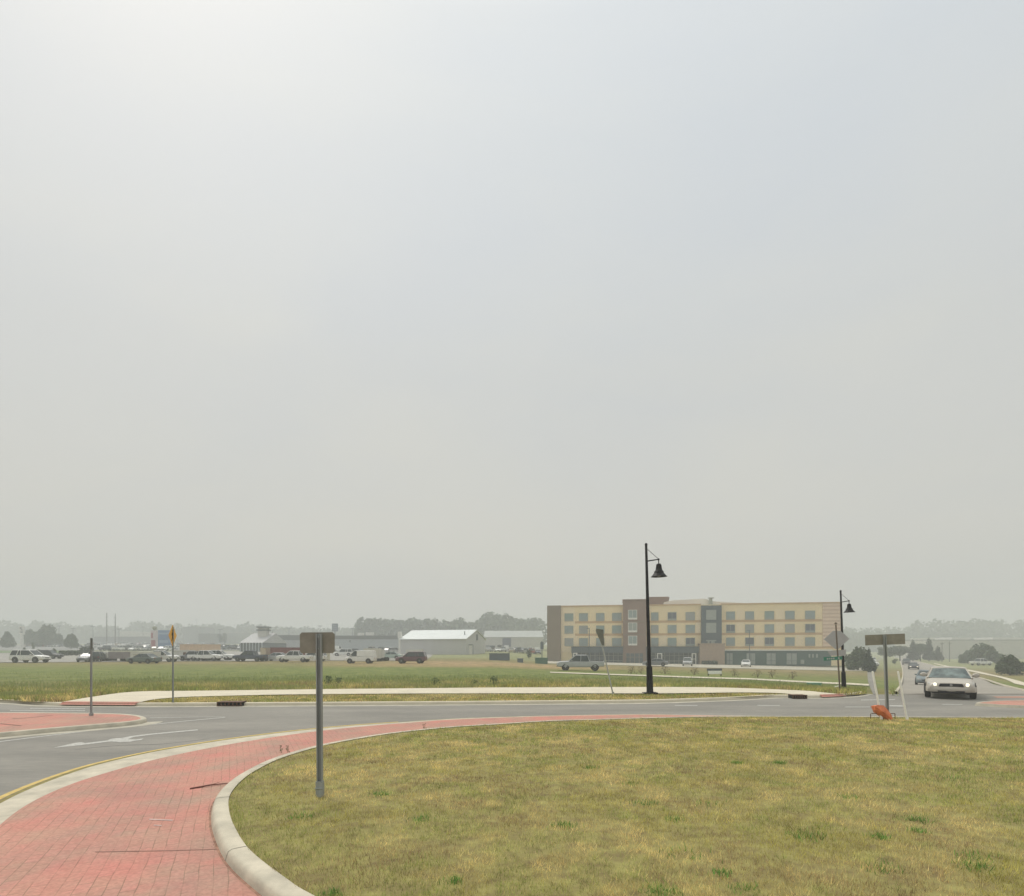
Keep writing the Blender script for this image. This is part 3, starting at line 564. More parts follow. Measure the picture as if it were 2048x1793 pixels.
for (x, y, h, r, l) in ((657, 1370, .75, .45, 'dark bushy weed beside the tall grey sign post, at the field edge'), (677, 1370, .62, .5, 'looser green weed just right of the dark one at the field edge'), (870, 1370, .6, .5, 'sparse upright weed at the field edge, middle of the field weeds'), (950, 1370, .45, .5, 'thin flat weed just left of the roundest field weed'), (988, 1370, .75, .55, 'round dark weed at the field edge, rightmost of the field weeds')):
    weed('field_weed', gp(x, y), h * .72, r * .75, 130, M_WEED, l, 'weed')
for i, (x, y) in enumerate(((1262, 1349), (1282, 1348), (1330, 1349), (1388, 1351), (1470, 1354), (1515, 1356), (1545, 1357), (1585, 1359))):
    weed('ditch_weed', gp(x, y), .8, .7, 90, M_WEEDB, '%s brownish weed clump from left in the row above the thin path' % ORD[i], 'weed', 'weeds in a row above the thin path')
a = P0(380, 1578, .02); b = P0(456, 1567, .03); mb = MB(); mid = a.lerp(b, .5) + Vector((0, .03, .01)); mb.cyl(a, mid, .016, .012, 6); mb.cyl(mid, b, .012, .007, 6); mb.cyl(mid, mid + Vector((.10, .12, .02)), .006, .003, 5)
meta(mb.build('stick', mat('twig', (.16, .07, .055), .9, .3, 10)), 'thin dark reddish stick lying on the red paving', 'stick')
flatpoly('paint_scuff', [P0(298, 1640), P0(345, 1642), P0(346, 1644.5), P0(299, 1642.5)], mat('paint_scuff', (.5, .36, .32), .9, .2, 9), .0162)
flatpoly('paint_scuff', [P0(308, 1652), P0(324, 1653), P0(323, 1655), P0(307, 1654)], MATS['paint_scuff'], .0162)
def crackline(pts, m, z, w0=.008, nm='crack'):
    pts = smoothline([P0(*p) for p in pts], 5); pts = [p + Vector((random.gauss(0, .012), random.gauss(0, .012), 0)) for p in pts]
    sweep(nm, pts, [(-w0, z), (w0, z)], m, smooth=None, follow=False)
for pts in (((0, 1448), (20, 1450), (42, 1452)), ((25, 1438), (60, 1436), (105, 1431))):
    q = [P0(x, y, .118) for x, y in pts]; 
    sweep('crack', [Vector((p.x, p.y, 0)) for p in smoothline(q, 4)], [(-.03, .1225), (.03, .1225)], M_RUST, smooth=None, follow=False)
crackline(((150, 1500), (230, 1492), (330, 1488), (420, 1478)), mat('tar_seal', (.10, .10, .097), .8, .1, 5), .0048, .012)
# ------------------------------------------------------------------ kerb inlets
for (x0, x1, y, l) in ((434, 481, 1413.5, 'rusty kerb storm drain inlet at the left, near the yellow pedestrian sign'), (1587, 1614, 1398.5, 'dark kerb storm drain inlet at the right, end of the pale sidewalk')):
    a = P0(x0, y); b = P0(x1, y); wv = (b - a); wd = wv.length; rz = math.atan2(wv.y, wv.x)
    e = empty('storm_drain', (a.x, a.y + .02, 0), rz, l, 'storm drain', 'kerb inlets')
    MB().box(0, wd, 0.03, .5, .01, .16).build('throat', M_DARK, e)
    mb = MB(); mb.box(-.02, wd + .02, -.02, .5, .162, .185)
    nb = 6
    for i in range(nb + 1): mb.box(i * wd / nb - .02, i * wd / nb + .02, -.01, .02, .01, .16)
    mb.box(-.02, wd + .02, -.01, .02, .012, .035)
    mb.build('grate', M_RUST, e)
# ------------------------------------------------------------------ street lamps
def lamp(loc, s, rz, label, lean):
    e = empty('street_lamp', loc, rz, label, 'street lamp', 'black bell street lamps'); e.scale = (s, s, s); e.rotation_euler = (0, lean, rz)
    mb = MB(); mb.box(-.34, .34, -.3, .3, .0, .07); mb.cyl((0, 0, .05), (0, 0, .12), .22, .17, 16); mb.build('base_plate', M_BLACK, e, smooth=40)
    mb = MB(); mb.cyl((0, 0, .1), (0, 0, 1.35), .175, .15, 16); mb.cyl((0, 0, 1.35), (0, 0, 1.45), .16, .10, 16)
    mb.cyl((0, 0, 1.45), (0, 0, 7.6), .10, .062, 14); mb.lathe([(.0, .12), (.05, .1), (.075, .04), (.07, 0), (.05, -.02)], (0, 0, 7.62), 12); mb.build('pole', M_BLACK, e, smooth=40)
    mb = MB(); mb.cyl((0, 0, 6.80), (.60, 0, 6.88), .032, .030, 8); mb.cyl((.05, 0, 7.42), (.62, 0, 6.90), .012, .012, 6); mb.lathe([(0, .06), (.05, .03), (.05, -.04), (0, -.06)], (.62, 0, 6.88), 10); mb.build('arm', M_BLACK, e, smooth=40)
    h = MB(); h.cyl((.62, 0, 6.66), (.62, 0, 6.88), .025, .025, 8)
    h.lathe([(.03, 0), (.10, -.02), (.135, -.09), (.15, -.22), (.17, -.33), (.22, -.40), (.25, -.42), (.25, -.44), (.22, -.45), (.30, -.56), (.40, -.67), (.42, -.68), (.38, -.66), (.2, -.45)], (.62, 0, 6.67), 24)
    hd = h.build('lamp_shade', M_BLACK, e, smooth=50)
    MB().lathe([(0, -.10), (.12, -.05), (.16, .02)], (.62, 0, 6.09), 14).build('lens', mat('lamp_lens', (.25, .25, .24), .3, .1, 5), hd, smooth=60)
    return e
l1 = gp(1300, 1388); sc1 = (1388 - 1087) * l1.y / F / 7.72
lamp(l1, sc1, 0, 'tall black bell street lamp standing nearer, in front of the brown hotel tower', -.026)
l2 = gp(1688, 1380.5); sc2 = (1380.5 - 1181) * l2.y / F / 7.72
lamp(l2, sc2, 0, 'smaller black bell street lamp at the right end of the hotel, behind pale signs', -.034)
# ------------------------------------------------------------------ signs
def upost(mb, h, w=.06, d=.035, lean=0.0):
    for a, b in ((-w / 2, -w / 2 + .016), (w / 2 - .016, w / 2)): mb.box(a, b, -d / 2, d / 2, 0, h)
    mb.box(-w / 2 + .016, w / 2 - .016, d / 2 - .008, d / 2 - .002, 0, h)
p = P0(640, 1592, .15)
e = empty('road_sign', p, 0, 'grey back of a wide sign on a tall post in the near lawn', 'road sign'); e.rotation_euler = (0, -.006, 0)
ppm = F / p.y
mb = MB(); upost(mb, (1592 - 1268) / ppm, .085, .05); mb.build('post', M_GALV, e)
mb = MB(); mb.box(-.052, .052, -.04, .04, -.02, .22); mb.cyl((-.062, -.045, .12), (.062, -.045, .12), .010, n=6); mb.build('anchor_sleeve', M_GALV, e)
z1 = (1592 - 1265) / ppm; z0 = (1592 - 1307) / ppm; x0 = (600 - 640) / ppm; x1 = (670 - 640) / ppm; c = .03
mb = MB(); mb.prism([(x0 + c, z0), (x1 - c, z0), (x1, z0 + c), (x1, z1 - c), (x1 - c, z1), (x0 + c, z1), (x0, z1 - c), (x0, z0 + c)], .031, .035)
mb.build('sign_plate', M_SIGNBACK, e)
mb = MB(); mb.cyl((0, -.035, z1 - .07), (0, -.02, z1 - .07), .012, n=6); mb.cyl((0, -.035, z0 + .07), (0, -.02, z0 + .07), .012, n=6); mb.build('bolt', M_GALV, e)
# sign on the far edge of the lawn
p = P0(1775, 1437, .16); ppm = F / p.y
e = empty('road_sign', p, 0, 'grey back of a long horizontal sign on a post beside the orange sheet', 'road sign'); e.rotation_euler = (0, -.035, 0)
mb = MB(); upost(mb, (1437 - 1270) / ppm, .09, .05); mb.build('post', M_GALV, e)
mb = MB(); mb.box((1732 - 1770) / ppm, (1812 - 1770) / ppm, .03, .036, (1437 - 1290) / ppm, (1437 - 1269) / ppm); mb.build('sign_plate', M_SIGNBACK, e)
# white poles and orange sheet
M_WPOLE = mat('white_plastic', (.92, .91, .86), .6, .08, 5)
for (xa, ya, xb, yb, l) in ((1747, 1343, 1763, 1438, 'thin white leaning stake left of the grey sign post'), (1798, 1343, 1814, 1439, 'thin white leaning stake right of the grey sign post')):
    a = P0(xb, yb, .16); hgt = (yb - ya) * a.y / F; mb = MB(); mb.cyl((0, 0, -.02), ((xa - xb) * a.y / F, .05, hgt), .031, .028, 8); mb.cyl((0, 0, -.02), (.004, 0, .06), .038, .038, 8)
    meta(mb.build('marker_stake', M_WPOLE, loc=a, smooth=40), l, 'stake', 'leaning white stakes')
a = P0(1766, 1437, .15); s_ = a.y / F
mb = MB(); out = [(-17, 26), (-10, 28), (2, 27), (9, 18), (14, 9), (16, 0), (8, -1), (-2, 6), (-13, 13), (-16, 18)]
n_ = len(out); front = [(x * s_, .0 + .05 * math.sin(i), z * s_) for i, (x, z) in enumerate(out)]; back = [(x * s_ * .9, .22 + .03 * math.cos(i), z * s_ * .92 + .01) for i, (x, z) in enumerate(out)]
mid = (-2 * s_, -.07, 14 * s_)
mb.add(front + back + [mid], [(i, (i + 1) % n_, 2 * n_) for i in range(n_)] + [tuple(range(n_, 2 * n_))] + [(i, (i + 1) % n_, n_ + (i + 1) % n_, n_ + i) for i in range(n_)])
a = a + Vector((-.16, -.28, 0)); s_ *= .88; e = empty('fallen_barricade', a, 0, 'crumpled orange sheet slumped against the post of the long sign', 'barricade')
mb.build('panel', mat('orange_sheet', (.62, .16, .06), .6, .2, 6, c2=(.72, .22, .09)), e)
mb = MB(); w = 27 * s_
mb.cyl((-.30, .12, 12 * s_), (w * 1.15, .12, 12 * s_), .012, n=6); mb.cyl((-.33, .12, 0), (-.33, .12, 12 * s_), .012, n=6); mb.cyl((w * 1.15, .12, 0), (w * 1.15, .12, 12 * s_), .012, n=6)
mb.build('frame', M_RUST, e)
# yellow pedestrian warning sign, turned almost edge on
p = gp(346, 1408); p = P0(346, 1412); p.z = .02; ppm = F / p.y
e = empty('pedestrian_sign', p, 0, 'yellow diamond warning sign with black walking figure, seen nearly edge on', 'road sign')
mb = MB(); upost(mb, (1412 - 1255) / ppm, .055, .035); mb.build('post', M_GALV, e)
hd = 22.5 / ppm; zc = (1412 - 1272.5) / ppm; th = 0
bd = MB(); bd.prism([(-hd, zc), (-hd * .07, zc - hd * .93), (hd * .07, zc - hd * .93), (hd, zc), (hd * .07, zc + hd * .93), (-hd * .07, zc + hd * .93)], -.004, .0)
pl = bd.build('sign_plate', mat('sign_yellow', (.80, .42, .06), .45, .06, 3), e); pl.rotation_euler = (0, 0, R(102)); pl.location = (0, -.03, 0)
M_SB = mat('sign_black', (.02, .016, .01), .5, .05, 3)
pd = MB()
def blob(cx, cz, pts): pd.prism([(cx + x * hd, cz + z * hd) for x, z in pts], -.0072, -.0045)
blob(0, zc, [(.10 * math.cos(t * math.pi / 5), .43 + .10 * math.sin(t * math.pi / 5)) for t in range(10)])
blob(0, zc, [(-.15, .30), (.15, .30), (.20, -.02), (.12, -.04), (.10, .12), (.11, -.12), (.26, -.46), (.16, -.50), (0, -.18), (-.16, -.50), (-.28, -.46), (-.12, -.10), (-.10, .1), (-.20, -.02), (-.26, .04)])
po = pd.build('walking_figure', M_SB, pl); po.rotation_euler = (0, 0, 0)
# edge-on sign on the left splitter island
p = P0(182.5, 1431.5, .12); ppm = F / p.y
e = empty('road_sign', p, 0, 'dark sign seen edge on, on a thin post in the left brick island', 'road sign')
mb = MB(); upost(mb, (1431 - 1276) / ppm, .05, .04); mb.box(-.05, .05, -.04, .04, 0, .08); mb.build('post', M_GALV, e)
mb = MB(); mb.box(-.30, .30, -.004, 0, (1431 - 1299) / ppm, (1431 - 1277) / ppm); o = mb.build('sign_plate', mat('dark_plate', (.06, .065, .05), .6, .15, 4), e); o.rotation_euler = (0, 0, R(121)); o.location = (.03, -.02, 0)
# leaning sign by the walk
p = gp(1226, 1389); ppm = F / p.y
e = empty('road_sign', p, 0, 'leaning bent sign post with a narrow dark plate, left of the tall lamp', 'road sign')
tp = Vector(((1204 - 1226) / ppm, 0, (1389 - 1290) / ppm)); t2 = Vector(((1194 - 1226) / ppm, 0, (1389 - 1260) / ppm))
mb = MB(); mb.cyl((0, 0, 0), tp, .035, .035, 8); mb.cyl(tp, t2, .035, .03, 8); mb.cyl((0, 0, -.05), (.0, 0, .12), .06, .06, 8); mb.build('post', mat('pale_steel', (.42, .43, .40), .55, .12, 8, metal=.2), e, smooth=40)
mb = MB(); q = lambda x, y: ((x - 1226) / ppm, (1389 - y) / ppm)
mb.prism([q(1208, 1292), q(1203, 1290), q(1196, 1274), q(1191, 1262), q(1192, 1258), q(1206, 1260), q(1207, 1275)], -.10, -.05); mb.build('sign_plate', mat('dark_olive_plate', (.16, .165, .13), .7, .2, 4), e)
# street name post with green blade and the pale backs
p = gp(1680, 1384); ppm = F / p.y
e = empty('street_name_sign', p, 0, 'thin brown post with a small green street name blade beside the right lamp', 'street sign'); e.rotation_euler = (0, -.062, 0)
hgt = (1384 - 1250) / ppm
mb = MB(); mb.cyl((0, 0, 0), (0, 0, hgt), .045, .035, 8); mb.lathe([(0, .1), (.06, .05), (.07, 0), (0, -.04)], (0, 0, hgt + .05), 10); mb.build('post', mat('brown_post', (.13, .10, .07), .6, .25, 4), e, smooth=40)
mb = MB(); mb.box(-.78, .2, -.06, -.04, (1384 - 1320) / ppm, (1384 - 1313) / ppm); bl = mb.build('name_blade', mat('sign_green', (.03, .19, .12), .5, .08, 4), e)
mb = MB()
for a, b in ((-.62, -.54), (-.5, -.44), (-.40, -.33), (-.30, -.22), (-.02, .05)): mb.box(a, b, -.0655, -.0615, (1384 - 1318.2) / ppm, (1384 - 1315) / ppm)
mb.build('lettering', M_SIGNPALE, bl)
pq = at(1674, l2.y - .28); ppm = F / pq.y
def zy(y): return HC + (YH - y) / ppm
e = empty('sign_back', (pq.x, pq.y, 0), 0, 'pale grey back of a big diamond sign fixed to the right lamp pole', 'road sign')
mb = MB(); X_ = lambda x: (x - 1674) / ppm
mb.prism([(X_(1648), zy(1279)), (X_(1671), zy(1299)), (X_(1676), zy(1299)), (X_(1699), zy(1278)), (X_(1681), zy(1262)), (X_(1667), zy(1262))], 0, .02); mb.build('sign_plate', M_SIGNPALE, e)
mb = MB(); mb.box(X_(1680), X_(1690), .02, .16, zy(1272), zy(1269)); mb.build('bracket', M_GALV, e)
e = empty('sign_back', (pq.x, pq.y, 0), 0, 'small pale rectangular sign back below the diamond one on the right lamp pole', 'road sign')
mb = MB(); mb.prism([(X_(1662), zy(1312)), (X_(1692), zy(1312)), (X_(1692), zy(1299.5)), (X_(1655), zy(1302.5))], 0, .02); mb.build('sign_plate', M_SIGNPALE, e)
mb = MB(); mb.box(X_(1680), X_(1690), .02, .16, zy(1308), zy(1305)); mb.build('bracket', M_GALV, e)
# low board before the hotel
p = gp(1429, 1352.5); ppm = F / p.y
e = empty('low_board', p, 0, 'low white board with dark top on short legs, in the grass before the hotel', 'board')
MB().box(-13 / ppm, 14 / ppm, -.07, .07, 4 / ppm, 10.5 / ppm).build('panel', M_WPOLE, e)
mb = MB(); mb.box(-15 / ppm, 15 / ppm, -.06, .06, 10.6 / ppm, 15 / ppm); mb.build('top_rail', mat('slate_board', (.10, .11, .12), .7, .2, 6), e)
for s_ in (-12.5, 13): MB().box((s_ - 1) / ppm, (s_ + 1) / ppm, -.028, .028, 0, 15 / ppm).build('leg', M_BLACK, e)
# green utility lid and white vent
p = gp(1628, 1371); ppm = F / p.y
e = empty('utility_box', p, 0, 'low green utility box in the grass near the right lamp', 'utility box')
mb = MB(); mb.box(-.42, .42, -.3, .3, 0, .16); mb.build('body', mat('utility_green', (.12, .30, .20), .6, .15, 4), e)
mb = MB(); mb.box(-.46, .46, -.33, .33, .162, .20); mb.build('lid', mat('utility_pale_green', (.25, .42, .32), .6, .12, 4), e)
p = gp(1667, 1377); mb = MB(); mb.cyl((0, 0, .05), (.45, .1, .12), .06, n=8); mb.cyl((.45, .1, .12), (.5, .1, .02), .05, n=8)
meta(mb.build('drain_pipe', M_WPOLE, loc=p, smooth=40), 'short white pipe end lying in the grass left of the street name post', 'pipe')
exec_after = []
# ------------------------------------------------------------------ vehicles
M_GLASS = mat('car_glass', (.035, .05, .05), .12, .1, 2, spec=.6); M_TYRE = mat('tyre', (.02, .02, .02), .9, .2, 9); M_RIM = mat('rim', (.35, .35, .35), .4, .1, 9, metal=.6)
M_TRIM = mat('dark_trim', (.025, .025, .027), .6, .15, 6); M_LAMPOFF = mat('lamp_glass', (.55, .55, .53), .2, .05, 5); M_TAIL = mat('tail_lamp', (.25, .02, .02), .3, .1, 5)
M_LAMPON = mat('lamp_lit', (1, .90, .70), .3, .02, 5, emit=1.2); M_PLATE = mat('number_plate', (.5, .5, .48), .5, .05, 6)
def paint(n, c): return mat('paint_' + n, c, .38, .07, 1.5, spec=.5)
PAINT = {'white': paint('white', (.72, .72, .69)), 'silver': paint('silver', (.40, .41, .41)), 'grey': paint('grey', (.17, .18, .19)), 'dark blue': paint('dark_blue', (.05, .065, .10)),
         'black': paint('black', (.03, .032, .036)), 'maroon': paint('maroon', (.11, .045, .06)), 'champagne': paint('champagne', (.47, .435, .375)), 'green grey': paint('green_grey', (.10, .13, .12)),
         'slate': paint('slate', (.17, .21, .22)), 'red': paint('red', (.32, .06, .05)), 'pale green': paint('pale_green', (.34, .42, .37)), 'tan': paint('tan', (.36, .31, .23))}
KIND = {
 'sedan': dict(st=[(-2.42, .72, .70, .38), (-2.38, .88, .84, .30), (-1.7, .97, .90, .24), (-.6, .97, .92, .20), (.9, .96, .92, .20), (1.3, .93, .92, .20), (2.0, .82, .88, .22), (2.35, .70, .80, .26), (2.46, .58, .70, .32)], cab=(-1.75, 1.15, -.95, .30, .95, 1.42, .82, .60), wb=(-1.42, 1.45), r=.33),
 'suv': dict(st=[(-2.3, .9, .78, .45), (-2.26, 1.02, .88, .38), (-1.5, 1.05, .92, .3), (.8, 1.04, .93, .3), (1.2, 1.02, .92, .3), (1.9, .95, .90, .32), (2.2, .85, .84, .36), (2.32, .70, .75, .4)], cab=(-2.2, 1.15, -1.95, .35, 1.03, 1.70, .86, .68), wb=(-1.38, 1.38), r=.37),
 'pickup': dict(st=[(-2.85, 1.0, .90, .55), (-2.82, 1.12, .94, .50), (-1.2, 1.13, .96, .42), (-.9, 1.13, .96, .4), (1.1, 1.13, .96, .4), (1.4, 1.13, .96, .4), (2.4, 1.08, .94, .42), (2.72, .95, .88, .46), (2.8, .75, .82, .5)], cab=(-1.1, 1.35, -.85, .55, 1.12, 1.82, .88, .70), wb=(-1.75, 1.75), r=.41),
 'van': dict(st=[(-2.3, .9, .82, .4), (-2.26, 1.1, .9, .35), (-1.0, 1.1, .92, .28), (.9, 1.08, .92, .28), (1.3, 1.04, .92, .28), (1.95, .95, .88, .30), (2.2, .82, .8, .36), (2.28, .65, .72, .4)], cab=(-2.2, 1.55, -2.12, .75, 1.08, 1.88, .88, .76), wb=(-1.4, 1.4), r=.34),
}
def car_parts(kind, pm, lit=False, cover=False):
    K = KIND[kind]; P = {}
    b = MB(); rings = []
    for x, zt, hw, zb in K['st']:
        zm = zb + (zt - zb) * .5
        rings.append([(x, y * hw, z) for y, z in ((-.78, zt), (-.95, zt - .06), (-1, zm), (-.985, zb + .08), (-.88, zb), (.88, zb), (.985, zb + .08), (1, zm), (.95, zt - .06), (.78, zt), (0, zt + .025))])
    b.loft(rings)
    xb0, xb1, xr0, xr1, zb, zr, hb, hr = K['cab']
    g = MB(); lo = [(xb0, -hb, zb), (xb1, -hb * .93, zb), (xb1, hb * .93, zb), (xb0, hb, zb)]; hi = [(xr0, -hr, zr), (xr1, -hr, zr), (xr1, hr, zr), (xr0, hr, zr)]
    g.loft([lo, hi], caps=False)
    # roof, pillars
    rr = []
    for dz, s_ in ((-.015, 1.03), (.02, 1.0), (.05, .86)):
        cx = (xr0 + xr1) / 2; rr.append([(cx + (x - cx) * s_, y * s_, z + dz) for x, y, z in hi])
    b.loft(rr)
    for a, c in zip(lo, hi): b.cyl((a[0], a[1] * 1.0, a[2] - .02), (c[0], c[1] * 1.01, c[2]), .045, .035, 6)
    for sgn in (-1, 1):
        t = .5; xm = (xr0 + xr1) / 2 + .05; xmb = xm + .05
        b.cyl((xmb, sgn * hb * 1.0, zb - .02), (xm, sgn * hr * 1.02, zr), .04, .035, 6)
        if kind in ('suv', 'van'): b.cyl((xb0 * .55, sgn * hb, zb - .02), (xr0 * .55, sgn * hr * 1.02, zr), .05, .045, 6)
    if kind == 'van':           # panelled cargo sides
        for sgn in (-1, 1):
            vs = [(xb0 + .02, sgn * (hb + .012), zb), (.35, sgn * (hb + .004), zb), (.35, sgn * (hr + .012), zr), (xr0 + .02, sgn * (hr + .012), zr)]
            b.add(vs, [(0, 1, 2, 3)])
        b.add([(xb0 - .01, -hb, zb), (xb0 - .01, hb, zb), (xr0 - .01, hr, zr), (xr0 - .01, -hr, zr)], [(0, 1, 2, 3)])
    for sgn in (-1, 1):         # mirrors
        b.box(xb1 - .42, xb1 - .28, sgn * (hb + .08) - .09, sgn * (hb + .08) + .09, zb + .03, zb + .15)
    if kind == 'pickup': P['truck_bed'] = (MB().box(-2.75, -1.2, -.78, .78, 1.0, 1.162), M_TRIM)
    P['body'] = (b, pm); P['windows'] = (g, M_GLASS)
    xf = K['st'][-1][0]; zt_ = K['st'][-1][1]
    P['grille'] = (MB().box(xf - .03, xf + .012, -.36, .36, zt_ - .10, zt_ + .02), M_TRIM); P['air_dam'] = (MB().box(xf - .12, xf + .02, -.62, .62, K['st'][-1][3] - .04, K['st'][-1][3] + .07), M_TRIM); tr = []
    for x in K['wb']:
        for sgn in (-1, 1): tr.append(MB().cyl((x, sgn * .80, K['r'] + .02), (x, sgn * .935, K['r'] + .02), K['r'] + .06, K['r'] + .06, 16))
    P['wheel_arch'] = (tr, M_TRIM)
    lm = M_LAMPON if lit else M_LAMPOFF
    hl = []
    zz = K['st'][-2][1] - .06
    for sgn in (-1, 1): hl.append(MB().box(xf - .12, xf - .0, sgn * .60 - .14, sgn * .60 + .14, zz - .09, zz + .03))
    P['headlight'] = (hl, lm)
    xr = K['st'][0][0]; P['tail_light'] = ([MB().box(xr - .01, xr + .08, s_ * .68 - .09, s_ * .68 + .09, .70, .86) for s_ in (-1, 1)], M_TAIL)
    return P, K
def wheel_mb(r, w=.22):
    t = MB(); t.lathe([(r * .62, -w / 2), (r * .93, -w / 2), (r, -w / 2 + .03), (r, w / 2 - .03), (r * .93, w / 2), (r * .62, w / 2)], n=18); t.lathe([(0, 0), (r * .62, 0)], n=18)
    q = MB(); q.lathe([(0, w * .42), (r * .2, w * .46), (r * .25, w * .40), (r * .58, w * .40), (r * .64, w * .52)], n=18); return t, q
CARC = {}
def car(kind, color, loc, rz, label, group=None, lit=False, merged=False, cat=None, scale=1.0, cats={'sedan': 'car', 'suv': 'car', 'pickup': 'pickup truck', 'van': 'van'}):
    key = (kind, color, lit, merged); name = {'sedan': 'car', 'suv': 'car', 'pickup': 'pickup_truck', 'van': 'van'}[kind]
    if key in CARC:
        return dup(CARC[key], loc, rz, label, scale=scale, group=group)
    P, K = car_parts(kind, PAINT[color], lit)
    xs = [(x, s_) for x in K['wb'] for s_ in (-1, 1)]
    if merged:
        ms = []; M = MB()
        def addm(mbx, m):
            if m not in ms: ms.append(m)
            M.add(mbx.v, mbx.f, ms.index(m))
        for pn, (mbx, m) in P.items():
            for q in (mbx if isinstance(mbx, list) else [mbx]): addm(q, m)
        for x, s_ in xs:
            q = MB(); q.cyl((x, s_ * .72, K['r']), (x, s_ * .945, K['r']), K['r'], n=12); addm(q, M_TYRE)
            q = MB(); q.cyl((x, s_ * .945, K['r']), (x, s_ * .955, K['r']), K['r'] * .6, n=10); addm(q, M_RIM)
        o = M.build(name, ms, loc=loc, rz=rz, smooth=35); meta(o, label, cats[kind], group); root = o
    else:
        root = empty(name, loc, rz, label, cats[kind], group)
        for pn, (mbx, m) in P.items():
            for q in (mbx if isinstance(mbx, list) else [mbx]): q.build(pn, m, root, smooth=38)
        t, q = wheel_mb(K['r']); tm = t.mesh('wheel', M_TYRE, 40); qm = q.mesh('rim', M_RIM, 40)
        for x, s_ in xs:
            w = bpy.data.objects.new('wheel', tm); COL.objects.link(w); w.parent = root; w.location = (x, s_ * .84, K['r']); w.rotation_euler = (R(-90) * s_, 0, 0)
            rm = bpy.data.objects.new('rim', qm); COL.objects.link(rm); rm.parent = w
    root.scale = (scale,) * 3
    CARC[key] = root; return root
